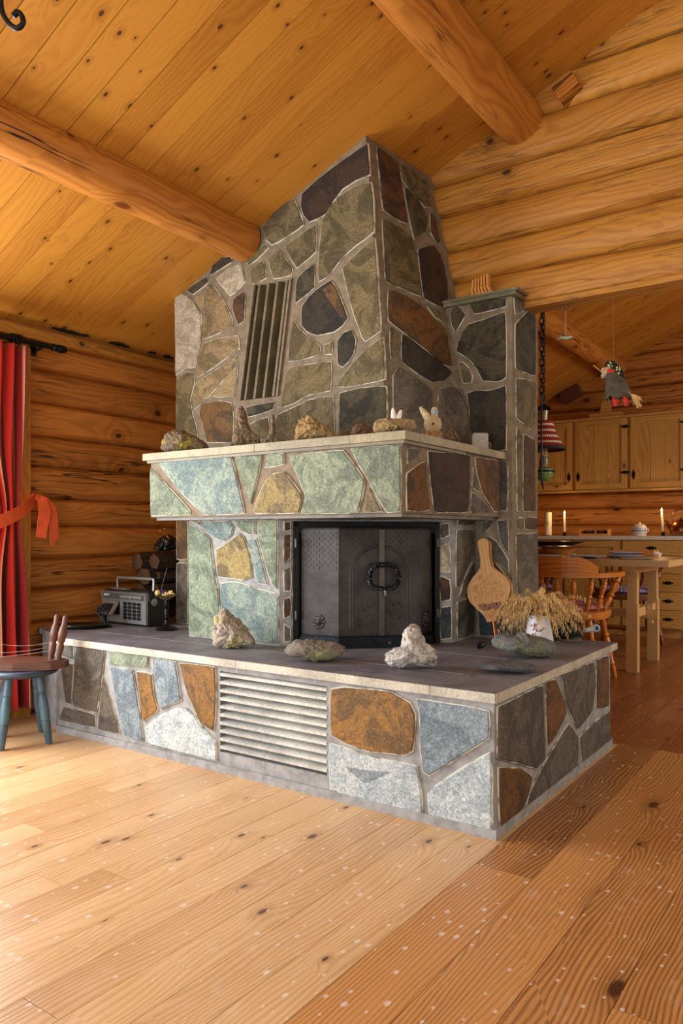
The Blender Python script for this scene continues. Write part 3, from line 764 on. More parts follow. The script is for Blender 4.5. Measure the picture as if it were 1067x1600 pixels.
def bil(px,py):
    s,t=.5,.5
    f=lambda s,t:(A0*(1-s)+B0*s)*(1-t)+(A1*(1-s)+B1*s)*t
    for _ in range(14):
        a=proj(f(s,t)); e=1e-4; b=proj(f(s+e,t)); c=proj(f(s,t+e))
        j11,j12=(b[0]-a[0])/e,(c[0]-a[0])/e; j21,j22=(b[1]-a[1])/e,(c[1]-a[1])/e
        dx,dy=px-a[0],py-a[1]; D=j11*j22-j12*j21
        if abs(D)<1e-6: break
        s+=(dx*j22-dy*j12)/D; t+=(j11*dy-j21*dx)/D
        s=max(-.2,min(1.3,s)); t=max(-.3,min(1.3,t))
    return f(s,t)
stones(mb,[('brown',[(760,72),(795,100),(832,132),(848,240),(868,348),(820,325),(782,298)]),
 ('olive',[(847,137),(890,165),(935,202),(950,288),(935,290),(900,250),(852,190)]),('darkg',[(858,217),(905,262),(925,300),(938,330),(932,380),(895,406),(880,340)]),
 ('olive',[(780,332),(835,362),(883,400),(905,510),(920,613),(860,585),(792,558)]),
 ('dbrown',[(908,440),(960,428),(985,460),(998,500),(1012,580),(1010,655),(970,640),(930,618),(918,530)]),
 ('brown',[(952,312),(968,330),(985,420),(975,415),(955,380)]),
 ('rust_shaded',[(800,587),(860,612),(920,650),(962,694),(1008,735),(1028,868),(1000,858),(900,775),(802,700)]),
 ('olive',[(942,648),(975,664),(1012,700),(1004,706),(972,688)]),
 ('dark',[(850,747),(940,815),(1030,888),(1000,918),(958,923),(900,885),(850,848)]),
 ('olive',[(807,722),(828,740),(830,830),(812,838)]),('taupe',[(820,900),(836,867),(895,905),(953,950),(958,1140),(822,1140)]),
 ('taupe',[(985,950),(1030,937),(1058,958),(1085,1030),(1100,1150),(978,1140)])],HC_,bil,lambda *_:0,h=.016)
mb.build('chimney_hood',MT,FP,world=True)
# vent fins + bead around the recess
mb=MB(); tl,tr,br,bl=vq
for i in range(4):
    f=(i+.55)/4
    a=tl+(tr-tl)*f; b_=bl+(br-bl)*f
    a=Vector((a.x,YHD+.026,a.z-.002)); b_=Vector((b_.x,YHD+.026,b_.z+.002)); ax=(b_-a)/2
    mb.obox((a+b_)/2,ax,(.003,.030,0),(.0075,-.0006,0),ca=S(124,112,84),cb=S(100,90,66))
mb.build('hood_vent_fins',M['slab'],FP,world=True)
mb=MB()
for p,q in ((tl,bl),(tr,br)):
    a=Vector((p.x,YHD-.006,p.z)); b_=Vector((q.x,YHD-.006,q.z)); mb.bar(a,b_,.012,.014,up=(0,1,0))
mb.build('hood_vent_bead',M['mortar'],FP,world=True)

# flue column
mb=MB(); mb.box(-1.66,XC,YC,3.335,ST,1.993)
mb.box(-1.60,XC,3.335,3.555,ST,HEAD-.013)
CC=(600,380,.28116); sC=lambda p,q:onY(p,q,YC); sCX=lambda p,q:onX(p,q,XC)
stones(mb,[('darkg',[(374,365),(405,346),(435,370),(458,400),(425,450),(400,498),(385,470),(376,440)]),
 ('darkg',[(475,337),(580,318),(683,302),(684,355),(590,375),(500,398)]),
 ('darkg',[(402,603),(415,555),(435,500),(466,452),(570,425),(678,380),(680,560),(680,748),(655,765),(620,770),(548,766),(535,730),(520,700),(490,655),(440,620)]),
 ('olive',[(418,660),(440,664),(470,690),(494,740),(489,778),(442,782),(430,720)]),
 ('dark',[(462,832),(510,820),(580,824),(640,810),(678,787),(680,960),(681,1150),(600,1150),(600,1110),(490,1060),(478,930)])],CC,sC,(0,-1,0))
stones(mb,[('slate',[(942,400),(976,396),(978,520),(976,662),(932,664),(945,500)])],M2,sC,(0,-1,0))
stones(mb,[('slate',[(718,302),(722,300),(792,350),(760,378),(724,398)]),('darkg',[(724,452),(760,415),(800,372),(832,385),(832,560),(832,738),(780,718),(726,698)]),
 ('olive',[(730,752),(780,760),(832,772),(830,1008),(808,1038),(770,1000),(730,972)]),('olive',[(733,1025),(758,1050),(755,1250),(752,1490),(736,1490)]),
 ('brown',[(770,1060),(800,1078),(830,1092),(832,1490),(768,1490)])],CC,sCX,(1,0,0))
stones(mb,[('taupe',[(255,25),(310,8),(330,15),(270,95)]),('slate',[(345,8),(405,8),(410,205),(365,130)]),('slate',[(300,95),(345,130),(408,228),(412,300),(330,225),(280,130)]),
 ('brown',[(260,110),(300,210),(405,330),(405,420),(380,500),(262,420)]),('teal',[(240,450),(300,480),(378,520),(378,650),(250,650)]),('teal',[(388,540),(425,540),(425,668),(388,664)])],DC,sC,(0,-1,0))
stones(mb,[('taupe',[(446,84),(560,84),(562,240),(564,420),(452,420)]),('slate',[(450,440),(564,440),(566,640),(452,660)]),('olive',[(448,-5),(480,-5),(482,62),(448,62)]),('brown',[(490,-5),(560,-5),(560,62),(492,62)])],DC,sCX,(1,0,0))
mb.build('flue_column',MT,FP,world=True)
mb=MB()
c1,c2=S(124,116,86),S(94,90,68)
mb.box(-1.66,-1.30,3.212,YG-.035,1.993,2.010,ca=c1,cb=c2); mb.box(-1.66,-1.288,3.204,YG-.035,2.010,2.022,ca=c1,cb=c2)
mb.build('column_cap',M['slab'],FP,world=True)

# cast iron fire doors (bay front on the diagonal)
FD=(jb-ja).length; o0=Vector((ja.x,ja.y,0))
def dl(s,o,z): return o0+e1*s+JN*o+Vector((0,0,z))
door=MB()
z0=ST+.001; z1=ZT-.002; fw=.022
for s in (fw/2,FD-fw/2): door.obox(dl(s,0,(z0+z1)/2),e1*fw/2,JN*.02,(0,0,(z1-z0)/2))
door.obox(dl(FD/2,0,z1-fw/2),e1*FD/2,JN*.02,(0,0,fw/2)); door.obox(dl(FD/2,-.005,z1-fw*1.6),e1*(FD/2-.02),JN*.012,(0,0,.012))
door.obox(dl(FD/2,-.03,(z0+z1)/2),e1*FD/2,JN*.004,(0,0,(z1-z0)/2))
fd=door.build('fire_door',M['iron_dark'],FP,world=True)
bs=[(.038,.004),(.185,.095),(.535,.095),(FD-.035,.004)]
PB=.492; PT=z1-.033
def panel(i,brick,name='bay_panel'):
    mb=MB()
    (s0,o0_),(s1,o1_)=bs[i],bs[i+1]
    a=dl(s0,o0_,0); b_=dl(s1,o1_,0); t=(b_-a).normalized(); n=Vector((t.y,-t.x,0)); W=(b_-a).length
    def q(u,z,o=0): return a+t*u+n*o+Vector((0,0,z))
    segs=[(0,W)] if i!=1 else [(0,W/2-.002),(W/2+.002,W)]
    for u0,u1 in segs:
        mb.obox(q((u0+u1)/2,(PB+PT)/2,-.005),t*(u1-u0)/2,n*.005,(0,0,(PT-PB)/2))
        for uu in (u0+.004,u1-.004): mb.obox(q(uu,(PB+PT)/2,.001),t*.003,n*.002,(0,0,(PT-PB)/2))
    # relief bricks
    bh=.0125; bw=.026; k=0; z=PT-.012
    rr=random.Random(i)
    while z>PB+.01:
        u=.008-(bw/2 if k%2 else 0)
        while u<W-.008:
            ua=max(u,.008); ub=min(u+bw-.0028,W-.008); uc=(ua+ub)/2
            inside=(ub-ua)>.006
            if i==1:
                r_=math.hypot(uc-W/2,max(0,z-.74)); 
                keep=(r_>.135 and z>.80-.0*abs(uc-W/2)) if z>.74 else False
                keep=keep and (z>.865-.35*max(0,abs(uc-W/2)-.02)) or (z<PB+.014)
            else: keep=z>.75+.03*rr.random() or z<PB+.02
            if inside and keep: mb.obox(q(uc,z,.0008),t*(ub-ua)/2,n*.0022,(0,0,bh/2-.0017))
            u+=bw
        z-=bh; k+=1
    if i==1:
        for R_ in (.118,.128):
            pts=[q(W/2+R_*math.cos(x),.745+R_*math.sin(x),.001) for x in [PI*j/24 for j in range(25)]]
            pts=[q(W/2+R_,PB+.03,.001)]+pts+[q(W/2-R_,PB+.03,.001)]
            mb.tube(pts,.0026,n=6)
        for k in range(46):
            u=W/2+rr.uniform(-.10,.10); z=rr.uniform(PB+.04,.63)
            pts=[q(u+.008*math.cos(x)*j_,z+.008*math.sin(x)*j_,.0006) for j_,x in [(.3+.12*j,rr.random()+j*.9) for j in range(6)]]
            mb.tube(pts,.0026,n=5)
    return mb.build(name,M['iron'],fd,world=True)
for i in range(3): panel(i,1)
# top / bottom plates of the bay and the plinth
mb=MB()
pl=[dl(s,o,0) for s,o in [(.03,-.02)]+bs+[(FD-.027,-.02)]]
mb.prism([(p.x,p.y) for p in pl],PT,PT+.008)
mb.build('bay_top_rim',M['iron_dark'],fd,world=True); mb=MB()
grow=[dl(s,o,0) for s,o in ((.028,-.02),(.028,.006),(.182,.102),(.538,.102),(FD-.025,.006),(FD-.025,-.02))]
mb.prism([(p.x,p.y) for p in grow],PB-.010,PB)
mb.build('bay_rim',M['iron_dark'],fd,world=True)
mb=MB()
g2=[dl(s,o,0) for s,o in ((.024,-.02),(.024,.012),(.18,.11),(.542,.11),(FD-.02,.012),(FD-.02,-.02))]
mb.prism([(p.x,p.y) for p in g2],z0,PB-.010)
for k in range(4):
    zz=z0+.008+k*.0105
    for (a,b_) in ((g2[1],g2[2]),(g2[2],g2[3]),(g2[3],g2[4])):
        t=(b_-a).normalized(); n=Vector((t.y,-t.x,0)); W=(b_-a).length; u=.004+(.012 if k%2 else 0)
        while u<W-.03:
            mb.obox(a+t*(u+.013)+n*.0006+Vector((0,0,zz)),t*.0122,n*.0012,(0,0,.0042)); u+=.026
mb.obox(dl(.20,.112,(z0+PB)/2),e1*.002,JN*.002,(0,0,(PB-z0)/2-.008))
pn=mb.build('door_plinth',M['iron_plinth'],fd,world=True)
mb=MB(); c=dl(.395,.118,.462); mb.tube([c-JN*.008,c,c+JN*.004,c+JN*.012,c+JN*.014],[.004,.004,.009,.008,.003],n=12); mb.build('plinth_knob',M['iron'],pn,world=True)
# centre bar and twisted ring handle
mb=MB(); sc_=.365; mb.obox(dl(sc_,.105,(PB+PT)/2),e1*.011,JN*.006,(0,0,(PT-PB)/2)); mb.build('centre_bar',M['steel'],fd,world=True)
mb=MB(); pts=[]
hw,hh=.062,.05
for j in range(49):
    a=2*PI*j/48; x=math.copysign(abs(math.cos(a))**.55,math.cos(a))*hw; z=math.copysign(abs(math.sin(a))**.7,math.sin(a))*hh
    if z>0: x*=1-.15*z/hh
    pts.append((x,z))
for off in (0,PI):
    P=[]
    for j,(x,z) in enumerate(pts):
        a=j/48*2*PI*11+off; P.append(dl(sc_+.004+x*(1+.07*math.cos(a)),.135+.006*math.sin(a),.742+z*(1+.07*math.cos(a))))
    mb.tube(P,.0072,n=8,caps=False)
for (x,z) in ((-.045,.045),(.045,.045),(0,0.045)): mb.tube([dl(sc_+x,.095,.742+z),dl(sc_+x,.142,.742+z)],.009,n=10)
mb.bar(dl(sc_-.05,.128,.785),dl(sc_+.05,.128,.785),.012,.012)
mb.build('ring_handle',M['iron_dark'],fd,world=True)
mb=MB(); mb.tube([dl(sc_+.01,.118,.70),dl(sc_+.012,.125,.665),dl(sc_+.012,.126,.658)],[.006,.006,.004],n=10); mb.build('latch_pin',M['steel'],fd,world=True)
# lion-face rosettes on the side panels
for i,u in ((0,.47),(2,.42)):
    mb=MB(); (s0,o0_),(s1,o1_)=bs[i],bs[i+1]; a=dl(s0,o0_,0); b_=dl(s1,o1_,0); t=(b_-a).normalized(); n=Vector((t.y,-t.x,0))
    c=a+(b_-a)*u+Vector((0,0,.548)); Mx=Matrix((t,n,Vector((0,0,1)))).transposed()
    mb.sphere(c,.024,sc=(.85,.35,1.05),M=Mx); mb.sphere(c+n*.008,.011,sc=(1,.7,1.1),M=Mx)
    for k in range(10):
        an=2*PI*k/10; mb.sphere(c+t*.021*math.cos(an)+Vector((0,0,.025*math.sin(an))),.009,n=8,sc=(1,.7,1),M=Mx)
    for dx in (-.008,.008): mb.sphere(c+t*dx+n*.014+Vector((0,0,.009)),.0035,n=6)
    mb.build('lion_rosette',M['iron'],fd,world=True)
for s in (.012,FD-.012):
    for z in (.575,.88):
        mb=MB(); mb.tube([dl(s,.026,z-.018),dl(s,.026,z+.018)],.0075,n=10); mb.build('door_hinge',M['iron'],fd,world=True)
# ---------------------------------------------------------------- curtain, rod
def fabric(name,stripes,base,rough=.85):
    """stripe colours by u (metres across the cloth)"""
    m,nt,b=new_mat(name); g=N(nt)
    uv=g.n('ShaderNodeUVMap',uv_map='UVMap').outputs[0]; sep=g.n('ShaderNodeSeparateXYZ',i_0=uv)
    r=nt.nodes.new('ShaderNodeValToRGB'); r.color_ramp.interpolation='CONSTANT'
    fr=g.math('FRACT',sep.outputs[0]); nt.links.new(fr,r.inputs[0])
    el=r.color_ramp.elements; el[0].position=0; el[0].color=(*base,1)
    for i,(p,c) in enumerate(stripes):
        e=el.new(p) if i<len(stripes)-1 else el[-1]
        e.position=p; e.color=(*c,1)
    wv=g.noise(g.comb(g.math('MULTIPLY',sep.outputs[0],60),g.math('MULTIPLY',sep.outputs[1],500),0.),1,3)
    nt.links.new(g.mix(.35,r.outputs[0],g.mix(g.ramp(wv,.3,.7),(.5,.5,.5),(1.3,1.3,1.3)),'MULTIPLY'),b.inputs['Base Color'])
    b.inputs['Roughness'].default_value=rough; b.inputs['Sheen Weight'].default_value=.2
    g.bump(wv,.3,.001,b); return m
R_,R2,W_,O_,Dk=S(196,34,24),S(150,24,30),S(238,190,160),S(226,100,50),S(96,24,22)
cm=fabric('striped_curtain_cloth',[(.05,W_),(.06,R2),(.075,W_),(.085,Dk),(.16,R_),(.33,Dk),(.36,O_),(.375,Dk),(.41,R2),(.47,W_),(.478,R_),(.486,W_),(.494,R2),(.53,R_),(.69,Dk),(.71,O_),(.72,R2),(.78,Dk),(.83,O_),(.84,W_),(.85,Dk),(.88,R_),(.95,O_),(.97,W_),(.985,R2)],R_)
cur=thing('curtain','red striped woven curtain hanging at the left window, tied back','curtain',(XL+.10,2.05,0))
mb=MB(); nu,nv=140,36; Yr=2.165
g_=[]
for j in range(nv+1):
    t=j/nv; z=.06+(1.845-.06)*t; row=[]
    zt=1.03
    pin=math.exp(-((z-zt)/.22)**2)
    wdt=.42*(1-.45*pin)
    ctr_=Yr-.0-wdt
    bot=max(0,(zt-z)/1.0)
    for i in range(nu+1):
        s=i/nu
        yy=Yr-wdt*(1-s)+.03*bot*s-.03*pin*s
        x=XL+.10+.026*math.sin(s*2*PI*6.5+.6*math.sin(z*2))*(1-.4*pin)+.008*math.sin(s*40+z*3)
        row.append(len(mb.v)); mb.v.append(Vector((x,yy,z)))
    g_.append(row)
for j in range(nv):
    for i in range(nu):
        u0,u1=i/nu*1.55,(i+1)/nu*1.55
        mb.face([g_[j][i],g_[j+1][i],g_[j+1][i+1],g_[j][i+1]],[(u0,j/nv),(u0,(j+1)/nv),(u1,(j+1)/nv),(u1,j/nv)],sm=True)
o=mb.build('cloth',cm,cur,world=True); md=o.modifiers.new('s','SOLIDIFY'); md.thickness=.002
tie=plain('orange_ribbon',S(226,92,44),.7,var=.1,scale=20)
mb=MB()
def ribbon(mb,pts,wd,wv=(0,0,1),th=.0015):
    pts=[Vector(p) for p in pts]; wv=Vector(wv)
    R=[]
    for i,p in enumerate(pts):
        d=(pts[min(i+1,len(pts)-1)]-pts[max(0,i-1)]).normalized(); ww=(wv-d*wv.dot(d)).normalized(); n=d.cross(ww)
        w_=wd[i] if isinstance(wd,list) else wd
        R.append([p+ww*w_/2+n*th,p-ww*w_/2+n*th,p-ww*w_/2-n*th,p+ww*w_/2-n*th])
    mb.rings(R,sm=True)
pp=[(XL+.165,1.78,.93),(XL+.168,1.92,.95),(XL+.165,2.02,.985),(XL+.15,2.12,1.03),(XL+.10,2.20,1.075),(XL+.065,2.245,1.10)]
ribbon(mb,pp,.062)
ribbon(mb,[(XL+.07,2.245,1.115),(XL+.10,2.26,1.09),(XL+.10,2.275,1.03),(XL+.09,2.27,.97),(XL+.09,2.262,.90)],[.02,.05,.06,.055,.05],wv=(.2,1,0))
ribbon(mb,[(XL+.07,2.245,1.115),(XL+.09,2.285,1.09),(XL+.085,2.325,1.04),(XL+.08,2.34,.97),(XL+.075,2.345,.90),(XL+.07,2.335,.86)],[.02,.04,.05,.05,.045,.01],wv=(.1,1,.1))
mb.sphere((XL+.075,2.248,1.10),.016)
mb.build('tieback_ribbon',tie,cur,world=True)
rod=thing('curtain_rod','black curtain rod with ring end finial above the striped curtain','curtain rod',(XL+.10,2.0,1.875))
mb=MB(); mb.tube([(XL+.10,.2,1.875),(XL+.10,2.33,1.875)],.0135,n=14); mb.build('pole',M['iron_dark'],rod,world=True)
mb=MB()
mb.tube([(XL+.10,y_,1.875) for y_ in (2.318,2.322,2.33,2.335,2.345,2.35,2.36,2.375,2.392,2.402,2.406)],[.016,.020,.020,.015,.016,.020,.0215,.0215,.017,.008,.001],n=16); mb.build('finial',M['iron_dark'],rod,world=True)
mb=MB(); mb.tube([(XL+.03,2.255,1.865),(XL+.06,2.255,1.853),(XL+.10,2.255,1.858)],.008); mb.box(XL+.028,XL+.036,2.24,2.27,1.83,1.90); mb.build('bracket',M['iron_dark'],rod,world=True)
for k,y_ in enumerate((2.095,2.11,2.125,2.14,2.0,1.9)):
    mb=MB(); mb.tube([(XL+.10+.0215*math.cos(a),y_+.002*math.sin(a),1.875+.0215*math.sin(a)) for a in [2*PI*j/20 for j in range(21)]],.004,n=8,caps=False)
    mb.build('ring',M['iron_dark'],rod,world=True)
for k,y_ in enumerate((2.10,2.13)):
    mb=MB(); mb.tube([(XL+.10,y_,1.853),(XL+.105,y_,1.842),(XL+.10,y_,1.833)],.0022,n=6); mb.build('hook',M['brass'],rod,world=True)

# ---------------------------------------------------------------- stool and turned pegs
st=thing('low_stool','low round stool with blue-grey turned legs beside the curtain','stool',(-3.085,1.935,0))
mb=MB(); mb.lathe([(0,.296),(.130,.296),(.145,.302),(.152,.310),(.152,.318),(.146,.325),(.14,.326),(0,.322)],n=40)
mb.build('seat',M['seatpaint'],st)
prof=[(0,.011),(.02,.014),(.25,.0185),(.33,.0195),(.335,.0165),(.345,.0165),(.35,.0195),(.55,.021),(.72,.017),(.725,.0145),(.735,.0145),(.74,.018),(.86,.017),(1,.014)]
for (lx,ly) in ((-2.945,1.975),(-3.02,1.795),(-3.15,2.075),(-3.225,1.90)):
    a=Vector((lx+3.085,ly-1.935,0)); mb=MB(); mb.turned((a.x,a.y,0),(a.x*.62,a.y*.62,.30),prof,n=16); mb.build('leg',M['bluepaint'],st)
yw=thing('yarn_winder','brown wooden plank with turned upright pegs lying on the blue-grey stool','yarn winder',(-3.066,1.95,.327),YAW)
mb=MB()
o_=[]; 
for (x,y_) in ((-.35,-.10),(-.02,-.115),(.13,-.075),(.172,-.02),(.172,.03),(.13,.075),(-.02,.09),(-.35,.08)): o_.append((x,y_))
mb.prism(o_,.001,.030,r=.3); mb.prism([(x*.93-.005,y_*.9) for x,y_ in o_],.030,.036,r=.3); mb.build('plank',M['darkwood'],yw)
pf=[(0,.013),(.1,.013),(.28,.0175),(.33,.016),(.36,.0125),(.39,.0125),(.42,.0165),(.6,.0195),(.7,.017),(.78,.0125),(.82,.0115),(.9,.0125),(.96,.012),(1,.006)]
for a,b_ in (((.094,.02,.034),(.120,.03,.232)),((.133,.0,.034),(.165,.01,.228))):
    mb=MB(); mb.turned(a,b_,pf,n=16); mb.build('peg',M['darkwood'],yw)
mb=MB(); mb.tube([(-.17,-.10,.04),(-.15,-.10,.075),(-.135,-.09,.09)],[.02,.017,.01],n=14); mb.build('peg_stub',M['darkwood'],yw)
mb=MB()
for a,b_,sg in (((.075,.01,.085),(-.3,-.12,.10),.02),((.12,.02,.075),(-.3,-.14,.06),.012),((.105,.035,.11),(-.1,-.10,.12),.015)):
    a=Vector(a);b_=Vector(b_); mb.tube([a+(b_-a)*t+Vector((0,0,-sg*4*t*(1-t))) for t in [i/10 for i in range(11)]],.0007,n=5)
mb.build('thread',plain('thread',S(214,200,190),.8,bump=0),yw)

# ---------------------------------------------------------------- rocks & stones traced in silhouette, given real thickness
CR=Vector((cs,sn,0)); CF=Vector((-sn,cs,0))
def rock(name,label,cat,outline,base,mat,thick,mc=1.0,rough=.012,nrings=30,group=None,seed=1,fine=.004,nang=110,z0=None,parent=None):
    """outline: (px,py) silhouette points; base: world point under the rock"""
    base=Vector(base); D=base.dot(CF)
    pts=[]
    for px,py in outline:
        pts.append(((px-CX)/F*D-base.dot(CR), HC+(HY-py)/F*D-base.z))
    cx_=sum(p[0] for p in pts)/len(pts); cz=sum(p[1] for p in pts)/len(pts)
    def R(th):
        c,s_=math.cos(th),math.sin(th); best=0
        for i in range(len(pts)):
            x1,y1=pts[i][0]-cx_,pts[i][1]-cz; x2,y2=pts[(i+1)%len(pts)][0]-cx_,pts[(i+1)%len(pts)][1]-cz
            dx,dy=x2-x1,y2-y1; den=c*dy-s_*dx
            if abs(den)<1e-9: continue
            t=(x1*dy-y1*dx)/den; u=(x1*s_-y1*c)/den
            if t>0 and -1e-6<=u<=1+1e-6: best=max(best,t)
        return best
    Rs=[R(2*PI*j/nang) for j in range(nang)]
    Rs=[(Rs[j-1]+2*Rs[j]+Rs[(j+1)%nang])/4 for j in range(nang)]
    zmin=min(p[1] for p in pts)
    mb=MB(); RR=[]
    for i in range(nrings+1):
        t=-1+2*i/nrings; t=math.sin(t*PI/2)
        sc_=max(.004,(1-abs(t)**2.3)**.5); ring=[]
        for j in range(nang):
            th=2*PI*j/nang; r_=Rs[j]*sc_
            x=cx_+math.cos(th)*r_; z=cz*(1)+math.sin(th)*r_; y=t*thick/2
            p=Vector((x,y,z))
            q=p*14+Vector((seed*7.3,0,0)); ns=mnoise.noise(q)+.5*mnoise.noise(q*2.3); nf=mnoise.noise(q*5)+.6*mnoise.noise(q*11)
            cell=mnoise.cell(p*30+Vector((seed,0,0)))
            d=Vector((math.cos(th)*sc_,t*1.2,math.sin(th)*sc_)).normalized()
            v_=mnoise.voronoi(q*1.6)[0]; rd_=(v_[1]-v_[0]); v2=mnoise.voronoi(q*4.5)[0]
            p+=d*(ns*rough*(1.05-sc_*.45)+nf*fine*.8+(min(rd_,.5)-.28)*rough*1.3+(min(v2[1]-v2[0],.5)-.25)*fine*1.6)
            p.z=max(p.z,zmin); 
            ring.append(base*0+CR*p.x+CF*p.y+Vector((0,0,p.z-zmin)))
        RR.append(ring)
    mb.rings(RR,sm=True)
    o=mb.build(name,mat,parent); o.location=base if parent is None else (base-parent.location)
    try: o.data.set_sharp_from_angle(angle=math.radians(22))
    except Exception: pass
    if label: tag(o,label,cat,group)
    return o
def rockmat(name,a,b_,c_,sc=18,lich=None,bs=1.0):
    m,nt,b=new_mat(name); g=N(nt); tc=g.n('ShaderNodeTexCoord').outputs['Object']
    n1=g.noise(tc,sc*1.4,8,.72,1.2); n2=g.noise(tc,sc*5,7,.75); n3=g.noise(tc,sc*.6,3,.5)
    col=g.mix(g.ramp(n1,.40,.60),a,b_); col=g.mix(g.ramp(n2,.56,.66),col,c_)
    if lich: col=g.mix(g.math('MULTIPLY',g.ramp(g.math('ADD',g.math('MULTIPLY',n3,.6),g.math('MULTIPLY',n2,.4)),.52,.57),.7),col,lich)
    nt.links.new(col,b.inputs['Base Color']); b.inputs['Roughness'].default_value=.75
    g.bump(g.math('ADD',g.math('MULTIPLY',n1,1.5),g.math('MULTIPLY',n2,.7)),bs,.008,b); return m
RM={'quartz':rockmat('quartz_rock',S(206,190,174),S(150,124,106),S(84,76,70),26,S(186,184,92)),
 'moss':rockmat('mossy_rock',S(140,128,112),S(112,100,88),S(76,70,62),20,S(146,150,96)),
 'white':rockmat('weathered_pale_stone',S(222,214,204),S(158,142,128),S(92,78,66),16),
 'lichen':rockmat('lichen_slab_rock',S(126,126,120),S(96,94,90),S(176,164,166),22,S(136,140,98)),
 'slate':rockmat('thin_slate',S(108,110,110),S(84,84,86),S(64,62,62),30),
 'lichen2':rockmat('yellow_lichen_rock',S(140,118,88),S(96,82,62),S(60,52,40),24,S(180,160,40)),
 'ore':rockmat('golden_ore',S(178,144,86),S(132,98,52),S(84,60,32),26,S(206,180,126)),
 'drift':rockmat('driftwood_root',S(138,114,82),S(88,68,48),S(196,176,140),20),
 'pale_drift':rockmat('pale_knotted_driftwood',S(196,168,120),S(150,120,78),S(90,66,40),24),
 'brownrock':rockmat('brown_rock',S(122,88,52),S(90,64,38),S(60,42,26),26)}
def seatZ(px,py,Z): p=onZ(px,py,Z); return p
TS=ST+.0005
rock('rock','white and brown crystalline rock with yellow lichen, upright before the surround','rock',[(331,985),(334,968),(345,957),(353,956),(364,966),(377,978),(388,992),(399,1003),(400,1010),(394,1015),(375,1016),(345,1017),(334,1015),(332,1002)],onZ(365,1012,TS),RM['quartz'],.12,rough=.012,fine=.005,seed=2)
rock('rock','flat rounded rock with green moss in front of the fire doors','rock',[(442,1029),(450,1018),(463,1009),(480,1007),(503,1010),(524,1013),(540,1019),(542,1026),(536,1035),(520,1040),(495,1041),(470,1037),(452,1033)],onZ(492,1032,TS),RM['moss'],.15,rough=.012,fine=.003,seed=3)
wr=rock('rock','whitish weathered stone with a peaked, forked shape like a draped cloth','rock',[(600,1040),(602,1030),(612,1021),(624,1016),(628,1000),(634,988),(643,982),(652,984),(658,998),(666,1010),(678,1020),(687,1032),(684,1044),(680,1051),(665,1049),(650,1046),(640,1046),(628,1051),(610,1049)],onZ(643,1044,TS),RM['white'],.11,rough=.015,fine=.004,seed=4)
rock('rock','large flat lichen-spotted rock in front of the white vase','rock',[(768,1010),(775,1002),(790,999),(806,1001),(818,997),(835,1002),(850,1005),(862,1008),(869,1016),(866,1027),(855,1034),(832,1034),(805,1029),(785,1025),(770,1019)],onZ(820,1026,TS),RM['lichen'],.16,rough=.010,fine=.004,seed=5)
rock('slate_piece','thin dark slate piece lying nearest the right corner of the hearth','slate',[(744,1050),(752,1043),(770,1041),(790,1041),(812,1041),(830,1044),(840,1049),(835,1056),(815,1057),(780,1054),(755,1052)],onZ(792,1050,TS),RM['slate'],.12,rough=.005,fine=.002,seed=6)
# on the mantel shelf
def mt(px,back=.07):  # point on the mantel, front run
    return Vector((onY(px,700,SY+back).x,SY+back,MT1+.0005))
def mtr(px,back=.07):
    return Vector((SX-back,onX(px,700,SX-back).y,MT1+.0005))
rock('rock','grey-brown rock with yellow lichen at the left end of the mantel','rock',[(252,700),(254,688),(259,676),(270,669),(285,669),(302,677),(318,687),(326,694),(325,701),(300,703),(262,706)],mt(288,.10),RM['lichen2'],.12,rough=.010,fine=.005,seed=7)
rock('driftwood_root','upright twisted driftwood root on the mantel below the vent fins','driftwood',[(361,692),(363,676),(367,662),(369,648),(371,632),(377,628),(383,634),(386,645),(387,656),(392,667),(402,674),(409,684),(404,690),(385,692),(370,694)],mt(382,.08),RM['drift'],.06,rough=.008,fine=.004,seed=8)
rock('driftwood_root','small driftwood stump with a thin upright stick on the mantel','driftwood',[(411,688),(414,679),(420,674),(423,664),(424,640),(429,640),(430,662),(430,672),(436,678),(440,686),(432,689)],mt(426,.08),RM['drift'],.04,rough=.004,fine=.003,seed=9)
rock('rock','lumpy golden-yellow ore rock on the mantel, largest rock up there','rock',[(461,684),(462,664),(466,652),(476,644),(485,643),(492,650),(501,658),(513,660),(520,670),(525,680),(520,684),(490,686)],mt(492,.10),RM['ore'],.12,rough=.010,fine=.006,seed=10)
rock('rock','low crumbly brown rock fragment beside the golden rock on the mantel','rock',[(521,682),(527,675),(535,673),(541,668),(547,675),(550,680),(545,682),(532,684)],mt(536,.08),RM['brownrock'],.04,rough=.006,fine=.005,seed=11)
rock('rock','small pointed brown rock on the mantel left of the pale driftwood','rock',[(547,678),(551,665),(557,657),(565,655),(573,660),(582,669),(584,676),(570,679)],mt(566,.08),RM['brownrock'],.06,rough=.007,fine=.004,seed=12)
rock('driftwood_piece','pale knotted driftwood lying on the mantel corner under white birds','driftwood',[(582,669),(583,658),(590,651),(602,649),(618,650),(632,651),(645,652),(651,660),(650,669),(640,673),(625,668),(605,672),(592,674)],mt(617,.06),RM['pale_drift'],.07,rough=.008,fine=.006,seed=13)
bd=thing('bird_figurine','pair of small white china birds with beaks up on driftwood','figurine',mt(617,.06)+Vector((0,0,.048)))
wc=plain('white_china',S(236,226,214),.25,var=.02,bump=0); blk=plain('black_paint',S(20,18,18),.4,var=0,bump=0)
def bird(dx,h,tilt,nm):
    mb=MB(); P=[CR*(dx+tilt*t)+Vector((0,0,h*t)) for t in (0,.15,.4,.65,.82,.93,1)]
    mb.tube(P,[.008,.0105,.0105,.008,.0065,.005,.001],n=14); return mb.build(nm,wc,bd)
a=bird(-.004,.047,-.003,'bird_body'); a2=bird(.010,.040,.013,'bird_body')
